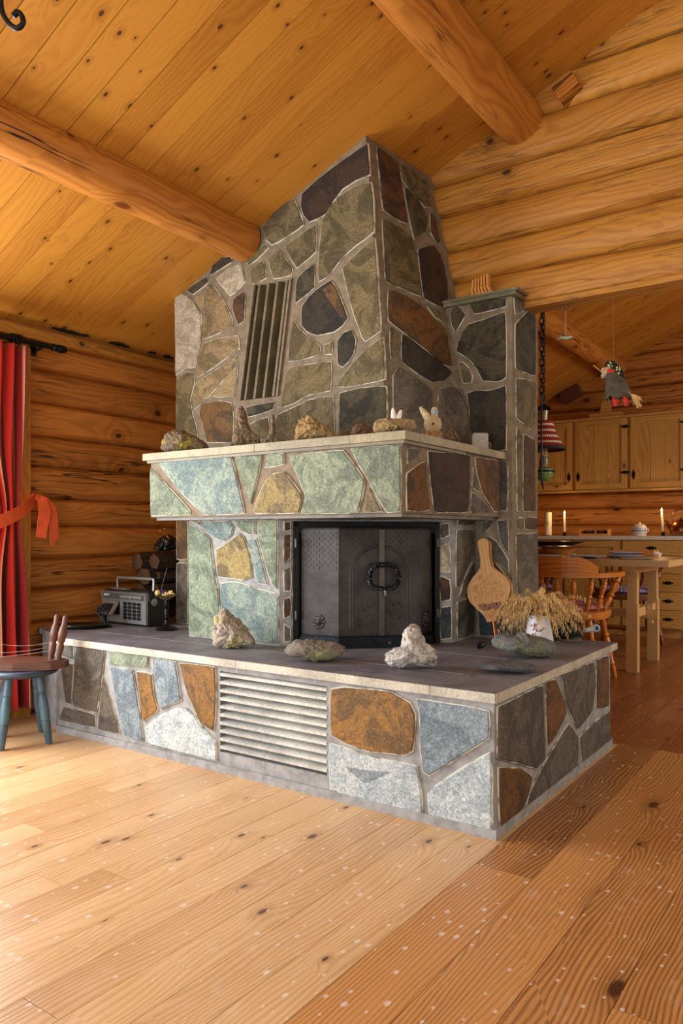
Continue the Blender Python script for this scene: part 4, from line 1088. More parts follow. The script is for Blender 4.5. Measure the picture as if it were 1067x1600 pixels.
mb=MB(); mb.sphere(CR*.0235+Vector((0,0,.041)),.0038); mb.build('black_head_tip',blk,bd)
mb=MB(); mb.sphere(CR*-.006-CF*.006+Vector((0,0,.040)),.0012,n=6); mb.build('eye',blk,bd)
# shell ornament
sh=thing('shell_ornament','ornament encrusted with small seashells, standing on the mantel right run','ornament',mtr(676,.07))
shm=plain('seashells',S(226,204,158),.4,var=.15,scale=60); shm2=plain('brown_seashells',S(176,132,78),.4,var=.2,scale=60)
mb=MB()
rs=random.Random(5)
mb.lathe([(0,0),(.036,0),(.038,.012),(.036,.03),(.024,.036),(0,.036)],n=20)
for k in range(150):
    a=rs.random()*2*PI; z=rs.uniform(.002,.034); mb.sphere((.037*math.cos(a),.037*math.sin(a),z),.0035,n=6,sc=(1,1,.8))
mb.build('shell_base',shm2,sh)
mb=MB(); Mx=Matrix((CR,CF,Vector((0,0,1)))).transposed(); c0=Vector((0,0,.066))
mb.sphere(c0,.032,sc=(1,.42,1),M=Mx,n=16,m=1)
for ring,(r_,nn_) in enumerate(((.033,26),(.028,22),(.022,18),(.016,13),(.010,8))):
    for k in range(nn_):
        a=2*PI*k/nn_; o_=-.016*math.sqrt(max(0,1-(r_/.034)**2))
        mb.sphere(c0+CR*r_*math.cos(a)+CF*o_+Vector((0,0,r_*math.sin(a))),.0040,n=6)
mb.build('shell_disc',[shm,shm2],sh)
mb=MB(); mb.sphere(c0-CF*.018,.0035); mb.build('centre_bead',blk,sh)
mb=MB(); a=Vector((0,0,.085))-CR*.016; b_=Vector((0,0,.135))-CR*.048
mb.tube([a,a+(b_-a)*.3,a+(b_-a)*.7,b_],[.012,.016,.010,.003],n=12)
for k in range(90):
    t=rs.random(); an=rs.random()*6.28; rr=.014 if t<.5 else .014-.02*(t-.5)
    p=a+(b_-a)*t; mb.sphere(p+(CR*math.cos(an)+CF*math.sin(an))*rr,.0032,n=6)
mb.build('shell_wing',shm,sh)
mb=MB(); c1=Vector((0,0,.114))+CR*.006; mb.sphere(c1,.013,sc=(1,.6,1.4),M=Mx,n=12)
for k in range(16):
    an=2*PI*k/16; mb.sphere(c1+CR*.012*math.cos(an)-CF*.005+Vector((0,0,.018*math.sin(an))),.0035,n=6)
mb.build('shell_head',shm,sh)
mb=MB(); mb.sphere(c1-CF*.009,.010,sc=(.8,.5,1.3),M=Mx); mb.build('blue_stone',plain('blue_cabochon',S(150,176,190),.15,var=.05,bump=0),sh)
# dried pod cluster
dp=thing('dried_pods','small brown cluster of dried curled seed pods beside the shell ornament','dried plant',mtr(706,.05))
mb=MB()
for k in range(13):
    a=2*PI*k/13+rs.uniform(-.2,.2); r_=rs.uniform(.018,.03); h=rs.uniform(.02,.045)
    P=[Vector((0,0,.048)),Vector((.5*r_*math.cos(a),.5*r_*math.sin(a),h+.012)),Vector((r_*math.cos(a),r_*math.sin(a),h*.6)),Vector((.85*r_*math.cos(a),.85*r_*math.sin(a),.006))]
    mb.tube(P,[.003,.006,.008,.003],n=7)
mb.tube([(0,0,.02),(.004,0,.05),(-.006,.002,.066)],[.004,.003,.002]); mb.tube([(0,0,.04),(-.012,.006,.062)],[.003,.001])
mb.build('pods',RM['drift'],dp)
# scalloped card box
gb=thing('scalloped_block','small pale grey square box with rounded corners and beaded edge on mantel','box',mtr(750,.05),0)
gm_=plain('pale_grey_speckle',S(176,170,160),.6,var=.12,scale=120)
mb=MB(); hw=.034; pts=[]
for (cx_,cz,a0) in ((hw-.01,.063,0),(-hw+.01,.063,PI/2),(-hw+.006,.006,PI),(hw-.006,.006,1.5*PI)):
    r_=.010 if cz>.03 else .006
    for q in range(5): a=a0+q*PI/8; pts.append((cx_+r_*math.cos(a),cz+r_*math.sin(a)))
mb2=[]
al=Vector((0,1,0)); 
# faces the room to the right-front
fx=Vector((.80,.60,0)); fy=Vector((-.60,.80,0))
R=[]
for d in (-.011,.011): R.append([fx*x+fy*d+Vector((0,0,z)) for x,z in pts])
mb.rings(R,sm=False); mb.build('block_body',gm_,gb)
mb=MB()
for k in range(60):
    t=k/60*len(pts); i=int(t); f=t-i; x=pts[i][0]*(1-f)+pts[(i+1)%len(pts)][0]*f; z=pts[i][1]*(1-f)+pts[(i+1)%len(pts)][1]*f
    for d in (-.011,): mb.sphere(fx*x*.97+fy*d+Vector((0,0,.002+z*.97)),.0017,n=6)
mb.build('beaded_edge',gm_,gb)

# ---------------------------------------------------------------- things on the hearth
# radio cassette player
rd=thing('radio_cassette_player','silver and black portable radio cassette player with open tape lid','radio',(-3.215,2.60,TS),math.radians(-2))
sil=plain('brushed_silver',S(168,170,168),.35,.7,var=.06,scale=80,bump=.05); dkp=plain('black_plastic',S(20,24,28),.35,var=.1,bump=.05)
W2,H_,D2=.185,.178,.125
mb=MB(); mb.box(-W2,W2,.006,D2,.006,H_); mb.obox((0,D2/2,H_),(W2-.01,0,0),(0,D2/2-.012,0),(0,0,.004))
for sx_ in (-.14,.14): mb.box(sx_-.02,sx_+.02,.02,.10,0,.008)
mb.build('case',dkp,rd)
mb=MB(); mb.box(-W2,W2,-.006,.008,.012,.030); mb.box(-.01,W2,-.008,.006,.03,.125); mb.box(-W2,-.165,-.006,.006,.03,.125); mb.box(-.03,-.01,-.006,.006,.03,.13)
mb.box(-W2,-.03,-.004,.008,.03,.052)
mb.build('silver_front',sil,rd)
mb=MB(); mb.obox((0,.003,.150),(W2,0,0),(0,.012,.003),(0,-.004,.023)); tp=mb.build('tuner_panel',sil,rd)
mb=MB(); mb.obox((0,-.0095,.150),(W2-.012,0,0),(0,.0012,.0),(0,-.003,.015)); mb.build('tuner_window',plain('tuner_glass',S(96,98,96),.2,.3,var=.1,bump=0),tp)
mb=MB()
for k in range(22): mb.obox((-.02+k*.008,-.0112,.150+.0),(.0006,0,0),(0,.0006,0),(0,-.0007,.006 if k%5 else .010))
dpm=plain('dial_print',S(214,212,200),.5,bump=0,var=0)
mb.build('dial_scale',dpm,tp); mb=MB(); mb.box(-.16,-.105,-.0125,-.0108,.157,.161); mb.box(-.16,-.12,-.012,-.0108,.150,.157)
mb.build('badge_mark',dpm,tp)
mb=MB(); gx=.006
for i in range(4):
    for j in range(5):
        cx_=.018+i*.0375; cz=.040+j*.0185; pts=[]
        for q in range(12): a=2*PI*q/12+.2; pts.append((cx_+.0165*math.copysign(abs(math.cos(a))**.55,math.cos(a)),cz+.0085*math.copysign(abs(math.sin(a))**.55,math.sin(a))))
        if cx_>.17: continue
        R=[[(x,-.0075,z) for x,z in pts],[(x,-.0095,z) for x,z in pts]]; mb.rings(R,sm=False)
mb.build('speaker_openings',dkp,rd)
mb=MB(); mb.obox((-.098,-.030,.088),(.062,0,0),(0,.022,.034),(0,-.004,.0025)); ld=mb.build('tape_lid',sil,rd)
mb=MB(); mb.obox((-.098,-.036,.087),(.038,0,0),(0,.014,.0215),(0,-.0022,.0015)); mb.build('lid_window',dkp,ld)
mb=MB(); mb.tube([(-.15,.07,H_),(-.152,.07,.236),(-.146,.07,.243),(.146,.07,.243),(.152,.07,.236),(.15,.07,H_)],.006,n=8); 
mb.obox((0,.07,.243),(.145,0,0),(0,.010,0),(0,0,.006)); mb.build('carry_handle',sil,rd)
mb=MB(); 
for k in range(5): mb.box(-.14+.026*k,-.118+.026*k,.02,.05,H_+.003,H_+.011)
mb.build('tape_keys',sil,rd)
mb=MB(); Mx=Matrix.Rotation(PI/2,3,'Y'); mb.lathe([(0,0),(.02,0),(.02,.006),(.016,.009),(0,.009)],c=(W2,.045,.125),M=Mx); mb.build('side_dial',sil,rd)
mb=MB(); mb.tube([(.165,.105,H_),(.185,.13,.30)],.0011,n=6); mb.build('antenna',M['steel'],rd)
# black dish with ornate bracket
bp=onZ(126,981,TS)
di=thing('candle_dish','black oval iron dish with an ornate cast upright bracket left of the radio','candle dish',bp)
bi=plain('glossy_black_iron',S(22,26,30),.22,.3,var=.1,bump=.1)
mb=MB(); Mx=Matrix((CR*1.35,CF,Vector((0,0,1)))).transposed()
mb.lathe([(0,.002),(.07,.001),(.088,.006),(.094,.016),(.092,.020),(.085,.017),(.07,.010),(0,.008)],M=Mx,n=36); mb.build('dish',bi,di)
mb=MB(); c0=CR*.115+CF*.03
mb.lathe([(0,0),(.035,0),(.036,.006),(.02,.014),(.010,.02),(.008,.05),(.012,.056),(.007,.062),(0,.064)],c=c0,n=18)
rs=random.Random(9)
for k in range(9):
    a=rs.uniform(-.6,3.6); c_=c0+CR*rs.uniform(-.03,.015)+Vector((0,0,rs.uniform(.055,.115)))
    r_=rs.uniform(.012,.022)
    mb.tube([c_+CR*r_*math.cos(a+t)*(1-t/9)+Vector((0,0,r_*math.sin(a+t)*(1-t/9)))+CF*(.003*math.sin(t)) for t in [q*.5 for q in range(11)]],.004,n=7)
mb.build('ornate_bracket',M['iron_dark'],di)
# candle holder with flower cups
ch=thing('candlestick','dark turned candlestick topped with dried yellow and purple flowers','candlestick',onZ(260,984,TS))
mb=MB(); mb.lathe([(0,0),(.052,0),(.054,.005),(.046,.012),(.030,.018),(.016,.026),(.010,.034),(.0095,.05),(.016,.056),(.009,.062),(.0085,.068),(.015,.072),(.010,.078),(.0095,.105),(.015,.110),(.017,.114),(.010,.119),(.0115,.13),(.0115,.15),(0,.15)],n=24)
mb.build('stem',M['iron_dark'],ch)
mb=MB(); mb.lathe([(0,.148),(.012,.149),(.034,.160),(.040,.170),(.037,.172),(.02,.164),(0,.162)],n=20)
for k in range(14):
    a=2*PI*k/14; d=CR*math.cos(a)+CF*math.sin(a)
    mb.tube([d*.025+Vector((0,0,.166)),d*.045+Vector((0,0,.170)),d*.060+Vector((0,0,.175+.008*math.sin(k*3)))],[.002,.004,.0006],n=5)
mb.build('leaf_cup',plain('dry_leaf_green',S(92,82,44),.8,var=.2),ch)
yl=plain('dry_yellow_flower',S(214,186,112),.7,var=.12,scale=90); pu=plain('purple_flower',S(70,44,96),.8,var=.2)
mb=MB(); mb.sphere(-CR*.043+Vector((0,0,.184)),.0155)
for dx,dz,r_ in ((-.012,.174,.0075),(.004,.172,.0085),(0,.183,.007),(.014,.182,.0075),(.026,.185,.009),(.020,.191,.0065),(.036,.182,.006),(.030,.193,.0055)): mb.sphere(CR*dx+Vector((0,0,dz))-CF*.014,r_,n=8)
mb.build('yellow_blossoms',yl,ch)
mb=MB()
for k in range(9): mb.sphere(CR*rs.uniform(-.024,.006)+CF*rs.uniform(-.01,.01)+Vector((0,0,rs.uniform(.183,.198))),.0065,n=7)
mb.build('purple_blossoms',pu,ch)
# firewood stacked in the niche
def logpiece(name,c,L,r,ang,mat,label,seed,grp,wedge=False):
    rr=random.Random(seed); mb=MB(); n=16; R=[]
    pr=[r*(1+.18*rr.uniform(-1,1)) for _ in range(n)]
    if wedge: pr=[r*(.55 if 9<=j<=14 else 1)*(1+.1*rr.uniform(-1,1)) for j in range(n)]
    for i in range(9):
        t=-L/2+L*i/8
        R.append([Vector((pr[j]*math.cos(2*PI*j/n)+.006*mnoise.noise(Vector((i*.8,j*.7,seed))),t,pr[j]*math.sin(2*PI*j/n)+.006*mnoise.noise(Vector((i*.8,j*.7,seed+9))))) for j in range(n)][::-1])
    mb.rings(R,m=0,sm=True,caps=False)
    b=len(mb.v)
    for ring,fl in ((R[0],1),(R[-1],0)):
        b=len(mb.v); mb.v.extend(ring); idx=list(range(b,b+n)); 
        mb.face(idx if fl else idx[::-1],[(mb.v[q].z*1,mb.v[q].x) for q in (idx if fl else idx[::-1])],1)
    o=mb.build(name,[mat,M['old_split']]); o.location=c; o.rotation_euler=(0,0,ang); return tag(o,label,'firewood',grp)
FG='firewood stacked at the left end of the fireplace'
def fw(px,py,y,r,ang,lab,seed,wedge=False,L=.30):
    p=onY(px,py,y); logpiece('firewood_log',(p.x,p.y,p.z),L,r,ang,M['bark'],lab,seed,FG,wedge)
fw(236,948,3.02,.040,.1,'firewood log lying on the hearth right behind the radio',31)
fw(262,948,3.04,.045,-.1,'firewood log on the hearth just behind the candlestick foot',32,True)
fw(250,923,3.03,.044,.05,'split firewood log behind the candlestick flowers',33,True)
fw(273,924,3.05,.042,.0,'dark firewood log against the chimney block above the bottom row',34)
fw(254,899,3.02,.044,.1,'rounded firewood log directly below the dark plastic bag',35)
fw(277,899,3.08,.030,-.05,'narrow firewood log tight against the chimney block',36,True)
fw(244,877,3.04,.045,.05,'topmost dark firewood log under the plastic bag',37)
fw(269,876,3.05,.040,.1,'topmost right firewood log beside the chimney block',38)
bagm=plain('dark_plastic_bag',S(34,32,32),.25,var=.2,scale=30,bump=.4)
rock('plastic_bag','crumpled dark plastic bag on top of the stacked firewood','bag',[(241,858),(246,848),(254,838),(263,836),(276,842),(278,858),(268,862),(252,862)],(onY(260,861,3.03)),bagm,.14,rough=.012,fine=.004,seed=20)
for k,(a,b_,lab) in enumerate((((250,829),(277,837),'kindling stick leaning left, uppermost of the bundle'),((257,826),(278,833),'kindling stick behind the uppermost one'),((261,838),(278,855),'kindling stick slanting down to the right below the top pair'),((260,846),(278,858),'lowest kindling stick over the plastic bag'))):
    p,q=onY(a[0],a[1],2.98),onY(b_[0],b_[1],3.12)
    mb=MB(); mb.bar(p,q,.008,.006); o=mb.build('kindling_stick',M['kindling']); tag(o,lab,'kindling','kindling sticks over the firewood')
# bellows
bw0=onZ(776,1003,TS); tp_=onY(758,843,YC-.032)
ax=(tp_-bw0); Lb=ax.length; ax.normalize(); XX=Vector((1,0,0)); bx=XX-ax*XX.dot(ax); bx.normalize(); bz=bx.cross(ax).normalized()
if bz.dot(CF)>0: bz=-bz
be=thing('fire_bellows','carved pale wooden fire bellows leaning on the stone column','bellows',bw0)
def bl(u,v,o=0): return bx*u+ax*v*Lb+bz*o
prof=[(.0,.97),(.018,.985),(.0,1.0),(-.018,.985)]
half=[(.190,.020),(.22,.022),(.27,.034),(.33,.058),(.40,.082),(.46,.090),(.52,.090),(.58,.080),(.64,.058),(.68,.036),(.72,.022),(.80,.017),(.90,.020),(.96,.023),(.985,.017),(.998,.006)]; half=[(t_,w_*1.12) for t_,w_ in half]
def board(o0,o1,s=1.):
    mb=MB(); n=len(half); b=len(mb.v); loop=[(w_*s,t) for t,w_ in half]+[(-w_*s,t) for t,w_ in half[::-1]]
    pts=[bl(u,v,o0) for u,v in loop]; pts2=[bl(u,v,o1) for u,v in loop]
    mb.v.extend(pts+pts2); N_=len(loop)
    uv=[(v*Lb,u) for u,v in loop]
    mb.face(list(range(N_)),uv,r=.3); mb.face([N_+i for i in range(N_)][::-1],uv[::-1],r=.3)
    for i in range(N_): j=(i+1)%N_; mb.face([i,j,N_+j,N_+i],[(loop[i][1]*Lb,0),(loop[j][1]*Lb,0),(loop[j][1]*Lb,.01),(loop[i][1]*Lb,.01)],r=.3)
    bm=bmesh.new(); return mb
fb=board(.022,.034).build('front_board',M['carved'],be)
board(-.012,0,.98).build('back_board',M['carved'],be)
mb=MB(); R=[]
lo=[(t,w_) for t,w_ in half if t<.70]
n2=len(lo)
for o_,s_ in ((0,.93),(.006,.80),(.011,.95),(.016,.80),(.022,.93)):
    R.append([bl(w_*s_,t,o_) for t,w_ in lo]+[bl(-w_*s_,t,o_) for t,w_ in lo[::-1]])
mb.rings(R,sm=False); mb.build('leather',plain('brown_leather',S(110,66,40),.6,var=.2),be)
mb=MB()
def spiral(cu,cv,r0,r1,a0,turns,sgn=1,w_=.0058):
    P=[]
    for q in range(int(14*turns)+1):
        a=a0+sgn*2*PI*q/14; r_=r0+(r1-r0)*q/(14*turns); P.append(bl(cu+r_*math.cos(a),cv+r_*math.sin(a)/Lb,.0345))
    mb.tube(P,w_,n=6)
spiral(-.03,.50,.026,.005,PI*.5,1.6); spiral(.032,.52,.026,.005,PI*.5,1.6,-1); spiral(.0,.41,.034,.008,0,1.4); spiral(-.035,.40,.022,.004,PI,1.3,-1); spiral(.042,.42,.020,.004,0,1.3)
spiral(0,.585,.02,.004,PI,1.2); spiral(-.045,.46,.014,.003,0,1.2); spiral(.01,.275,.013,.003,0,1.3); spiral(-.012,.255,.010,.003,PI,1.2,-1)
spiral(-.055,.52,.018,.004,0,1.2); spiral(.058,.50,.018,.004,PI,1.2,-1); spiral(0,.47,.020,.004,PI/2,1.5); spiral(-.03,.62,.012,.003,0,1); spiral(.03,.62,.012,.003,PI,1,-1); spiral(-.058,.43,.012,.003,0,1); spiral(.060,.43,.012,.003,0,1); spiral(0,.24,.010,.003,0,1)
loop=[bl(w_*.88*sg,t,.0345) for sg,seq in ((1,[h for h in half if .3<h[0]<.66]),) for t,w_ in seq]
mb.tube(loop,.002,n=6); mb.tube([bl(-w_*.88,t,.0345) for t,w_ in half if .3<t<.66],.002,n=6)
mb.build('carving',M['carved'],fb)
mb=MB(); mb.v=[]; pts=[(.052,.325),(.058,.365),(-.058,.365),(-.046,.325),(-.03,.30),(.03,.29)]
R=[[bl(u,v,.034) for u,v in pts],[bl(u,v,.0365) for u,v in pts]]; mb.rings(R,sm=False); lp=mb.build('leather_patch',plain('tan_leather',S(150,100,66),.6,var=.1),be)
for u,v in ((.035,.345),(-.02,.345),(.0,.318)): 
    mb=MB(); mb.sphere(bl(u,v,.037),.0038,n=8); mb.build('rivet',M['iron_dark'],lp)
mb=MB(); mb.tube([bl(0,.20,.011),bl(0,.15,.011),bl(0,.02,.011),bl(0,.0,.011)],[.0125,.011,.0065,.0055],n=14); mb.build('nozzle',M['copper'],be)
# little black iron roll
bp=onZ(752,1014,TS); mb=MB(); mb.tube([Vector((0,0,.016))-CR*.012-CF*.02,Vector((0,0,.018)),Vector((0,0,.02))+CR*.012+CF*.02],[.012,.016,.013],n=12)
mb.tube([Vector((0,0,.010))-CR*.014-CF*.03,Vector((0,0,.018))-CR*.012-CF*.018,Vector((0,0,.012))-CF*.012],[.008,.011,.006],n=10)
o=mb.build('iron_latch_lump',M['iron_dark']); o.location=bp; tag(o,'small black iron lump on the hearth at the bellows tip','iron piece'); o.name='iron_lump'

# vase with dried oat grass
vp=onZ(841,1007,TS)
va=thing('vase','white ribbed porcelain vase with magenta flower decoration holding dried grass','vase',vp)
vm,nt,b=new_mat('white_porcelain'); g=N(nt); b.inputs['Base Color'].default_value=(*S(232,232,236),1); b.inputs['Roughness'].default_value=.12
mb=MB(); R=[]; n=48
pr=[(.058,0),(.062,.004),(.060,.03),(.055,.06),(.050,.09),(.047,.11),(.046,.122),(.049,.129)]
def vr(a,r_,z):
    lob=1+.06*math.cos(a*5+.9)*(1-.5*z/.13)
    return r_*lob
for r_,z in pr: R.append([(vr(-2*PI*j/n,r_,z)*math.cos(-2*PI*j/n)*1.0,vr(-2*PI*j/n,r_,z)*math.sin(-2*PI*j/n)*.8,z) for j in range(n)][::-1])
for r_,z in ((.045,.127),(.042,.10),(.05,.02),(.001,.015)): R.append([(vr(-2*PI*j/n,r_,z)*math.cos(-2*PI*j/n),vr(-2*PI*j/n,r_,z)*math.sin(-2*PI*j/n)*.8,z) for j in range(n)][::-1])
mb.rings(R,sm=True); vb=mb.build('vase_body',vm,va)
va.rotation_euler=(0,0,YAW)
mag=plain('magenta_print',S(170,40,110),.3,var=.2,bump=0); 
mb=MB(); rs=random.Random(3)
for k in range(26):
    x=-.026+rs.uniform(-.010,.012); z=rs.uniform(.035,.095)
    if k>21: x=-.012+.006*(k-21); z=.058+.004*(k-21)
    a=math.acos(max(-1,min(1,x/.056))); r_=.0595-.09*z*.9
    r_=(.062+(.046-.062)*z/.122)
    a=-math.acos(max(-1,min(1,x/r_))); rr_=vr(a,r_,z)
    p=Vector((rr_*math.cos(a),rr_*math.sin(a)*.8,z)); mb.sphere(p,.0045,n=8,sc=(1,.35,1))
mb.build('flower_print',mag,vb)
gr=thing('dried_grass','bunch of drooping golden dried oat grass standing in the white vase','dried grass',vp)
gm1=plain('oat_husk',S(236,194,128),.7,var=.14,scale=50,bump=0,**{'Subsurface Weight':0.0})
gm2=plain('oat_stem',S(180,132,74),.7,var=.1,bump=0)
ms=MB(); mh=MB(); rs=random.Random(12)
for k in range(190):
    side=rs.uniform(-1,1); side=math.copysign(abs(side)**.75,side); dep=rs.uniform(-1,1)
    reach=.02+.15*abs(side); hgt=rs.uniform(.07,.19)*(1-.2*abs(side)); 
    a=Vector((0,0,.09))+CR*side*.02+CF*dep*.015
    top=Vector((0,0,.125+hgt))+CR*(side*.6*reach+.0)+CF*dep*.06
    end=Vector((0,0,.125+hgt-rs.uniform(.05,.17)))+CR*(side*reach*1.12+rs.uniform(-.012,.012))+CF*dep*.10
    P=[]
    for q in range(13):
        t=q/12; P.append(a*(1-t)**2+top*2*t*(1-t)*1.0+end*t*t)
    ms.tube(P,[.0009*(1-.5*q/12) for q in range(13)],n=4,caps=False)
    for q in range(40):
        t=.38+.62*q/39; p=a*(1-t)**2+top*2*t*(1-t)+end*t*t
        d=Vector((rs.uniform(-1,1)*.5,rs.uniform(-1,1)*.5,-1)).normalized()
        l=rs.uniform(.012,.026); w_=rs.uniform(.0010,.0019); s_=d.cross(Vector((rs.uniform(-1,1),rs.uniform(-1,1),.1))).normalized()*w_
        p=p+Vector((rs.uniform(-1,1),rs.uniform(-1,1),rs.uniform(-.8,.2)))*.007
        n_=d.cross(s_).normalized()*w_*.5; b=len(mh.v)
        mh.v.extend([p,p+d*l*.4+s_,p+d*l*.4+n_,p+d*l*.4-s_,p+d*l*.4-n_,p+d*l])
        for f in ((0,1,2),(0,2,3),(0,3,4),(0,4,1),(5,2,1),(5,3,2),(5,4,3),(5,1,4)): mh.face([b+x for x in f],r=.5)
ms.build('stems',gm2,gr)['kind']='stuff'; mh.build('husks',gm1,gr)['kind']='stuff'
# glazed bowl pot with handle
pp_=onZ(888,999,TS)
po=thing('lidded_pot','dark green ribbed ceramic pot with lid and white blue-tipped handle','pot',pp_)
gz=plain('dark_green_glaze',S(30,44,40),.12,var=.2,scale=30,bump=0); cw=plain('cream_glaze',S(210,206,196),.15,var=.05,bump=0); bl_=plain('blue_glaze',S(40,70,150),.15,var=.1,bump=0)
mb=MB(); n=60; R=[]
for r_,z in ((.055,.0),(.058,.004),(.066,.02),(.071,.040),(.069,.062),(.062,.078),(.056,.084),(.052,.082),(.0,.080)):
    R.append([((r_*(1+.03*abs(math.sin(8*PI*j/n*1.5)) if .01<z<.07 else r_)*math.cos(2*PI*j/n)),(r_*(1+.03*abs(math.sin(8*PI*j/n*1.5)) if .01<z<.07 else r_)*math.sin(2*PI*j/n)),z) for j in range(n)])
mb.rings(R,sm=True); mb.build('pot_body',gz,po)
mb=MB(); mb.lathe([(.0,.080),(.052,.081),(.054,.085),(.04,.094),(.018,.102),(.007,.104),(.006,.109),(.010,.114),(.006,.120),(0,.121)]); mb.build('lid',gz,po)
mb=MB(); mb.lathe([(0,-.0),(.058,-.0002),(.060,.004),(.055,.006),(0,.006)]); mb.build('foot_ring',plain('bare_clay',S(140,128,104),.8),po)
mb=MB(); mb.tube([CR*.062-CF*.01+Vector((0,0,.040)),CR*.085-CF*.02+Vector((0,0,.046)),CR*.105-CF*.03+Vector((0,0,.052))],[.010,.011,.016],n=14); hd=mb.build('pot_handle',cw,po)
mb=MB(); mb.sphere(CR*.114-CF*.034+Vector((0,0,.055)),.018,n=14); mb.build('handle_knob',cw,hd)
mb=MB(); mb.sphere(CR*.114-CF*.046+Vector((0,0,.057)),.0105,n=10,sc=(1,1,1)); mb.build('blue_spot',bl_,hd)

# wooden rack on the column cap
tr=thing('wooden_rack','light wooden rack with leaning slats on top of the stone column','rack',(-1.47,3.262,2.0225))
mb=MB(); mb.lathe([(0,0),(.075,0),(.08,.004),(.078,.009),(0,.009)],n=30,M=Matrix.Diagonal((1.1,.55,1)).to_3x3()); mb.build('rack_base',M['kindling'],tr)
for k in range(6):
    x=-.052+k*.018; ln=.006+.010*k*.9
    P0=CR*0; a=Vector((x,0,.009)); b_=Vector((x-.004-.003*k,0,.045)); c_=Vector((x-.006-.004*k+.004,0,.085+.003*k))
    mb=MB(); mb.bar(a,b_,.045,.010,up=(1,0,0)); mb.bar(b_-Vector((0,0,.004)),c_,.030,.008,up=(1,0,0)); mb.build('slat',M['kindling'],tr)
# ---------------------------------------------------------------- hanging things
def chainlinks(mb,a,b_,r=.010,th=.0028):
    a=Vector(a);b_=Vector(b_);L=(b_-a).length; n=int(L/(r*2.2)); d=(b_-a).normalized()
    for k in range(n):
        c=a+d*(k+.5)*L/n; w_=Vector((1,0,0)) if k%2 else Vector((0,1,0))
        mb.tube([c+d*r*1.5*math.cos(t)+w_*r*.62*math.sin(t) for t in [2*PI*q/12 for q in range(13)]],th,n=5,caps=False)
# scroll arm of an iron chandelier, top left
sd=1.45
def q_(px,py,d=sd): return EYE+ray(px,py)*d
cb_=thing('iron_chandelier','black wrought iron scroll arm entering at the top left corner','chandelier',q_(-60,-60))
mb=MB(); pts=[(-60,-70),(-20,-40),(0,-10),(1,5),(4,20),(12,34),(22,43),(30,43),(36,36),(35,27),(31,21),(27,19),(24,22),(20,26)]
# smooth
P=[Vector((*p,0)) for p in pts]; Q=[]
for i in range(len(P)-1):
    p0=P[max(i-1,0)];p1=P[i];p2=P[i+1];p3=P[min(i+2,len(P)-1)]
    for s_ in range(4):
        t=s_/4; Q.append(.5*((2*p1)+(p2-p0)*t+(2*p0-5*p1+4*p2-p3)*t*t+(3*p1-p0-3*p2+p3)*t**3))
Q.append(P[-1])
mb.tube([q_(p.x,p.y) for p in Q],[.0052 if i<len(Q)-9 else .0058-.0001*i*0 for i in range(len(Q)-1)]+[.003],n=10)
mb.build('scroll_arm',M['iron_dark'],cb_,world=True)
top=q_(-60,-70); mb=MB(); mb.tube([top+Vector((0,0,-.02)),Vector((top.x,top.y,ceilZ(top.x)-.002))],.007); mb.lathe([(0,-.03),(.03,-.02),(.012,0),(0,.01)],c=top,n=14); mb.build('stem',M['iron_dark'],cb_,world=True)

strm=plain('string',S(150,112,74),.9,bump=0)
# iron ring hook with tiny bird
yy=YG+.055
a=onY(883,462,yy); b_=onY(880,527,yy)
hb=thing('hanging_bird','tiny pale bird figure on a thin rod hanging from the log header','ornament',(a.x,yy,b_.z))
mb=MB(); c=onY(883.5,466,yy); c.z=HEAD-.024
mb.tube([c+CR*.015*math.cos(t)+Vector((0,0,.015*math.sin(t))) for t in [2*PI*q/18 for q in range(19)]],.0018,n=6,caps=False); mb.tube([c+Vector((0,0,.013)),Vector((c.x,c.y,HEAD-.004))],.002); mb.build('ring',M['steel'],hb,world=True)
mb=MB(); mb.tube([c+Vector((0,0,-.015)),Vector((c.x,c.y,b_.z+.008))],.0024,n=8); mb.tube([Vector((c.x,c.y,b_.z+.01)),Vector((c.x,c.y,b_.z))],.001,n=5); mb.build('rod',plain('twisted_rod',S(170,132,92),.6,bump=0),hb,world=True)
mb=MB(); o_=Vector((c.x,c.y,b_.z-.004)); mb.tube([o_-CR*.040+Vector((0,0,-.006)),o_-CR*.018,o_,o_+CR*.012,o_+CR*.022+Vector((0,0,.004)),o_+CR*.034+Vector((0,0,.003))],[.001,.003,.008,.007,.006,.001],n=10)
mb.tube([o_-CR*.01+Vector((0,0,.004)),o_-CR*.03-CF*.012+Vector((0,0,.004))],[.005,.001],n=6); mb.build('bird_body',plain('pale_green_glass',S(176,190,178),.2,.2,bump=0,var=.05),hb,world=True)
# witch doll on a broom
yy=YG+.06; c=onY(958,600,yy)
wt=thing('witch_doll','hanging witch doll in grey cloak with black spotted headscarf on a broomstick','doll',(c.x,c.y,c.z))
def wp(px,py,o=0): return onY(px,py,yy)+CF*o
def U(mb_,px,py,r,o=0,sc=(1,1,1),n=12): mb_.sphere(wp(px,py,o),r/F*3.35,n=n,sc=sc)
mb=MB(); mb.tube([Vector((wp(957,562).x,yy,HEAD-.013)),wp(959,566)],.0009,n=5); mb.build('string',strm,wt,world=True)
gw=plain('grey_cloak_cloth',S(92,84,66),.9,var=.2,scale=40)
mb=MB(); R=[]; n=40
cen=[(957,577,7,5),(958,584,11,7),(961,595,15,10),(964,606,18,12),(966,616,20,13),(967,623,21,14)]
for (px,py,rx,ry) in cen:
    o_=wp(px,py); k_=3.35/F; ring=[]
    for j in range(n):
        a=2*PI*j/n; f=1+.10*math.sin(a*7+px)*(rx-7)/14
        ring.append(o_+CR*rx*k_*math.cos(a)*f+CF*ry*k_*math.sin(a)*f+Vector((0,0,(.006*math.sin(a*7)-.004*math.sin(a*3))*(rx-7)/14)))
    R.append(ring)
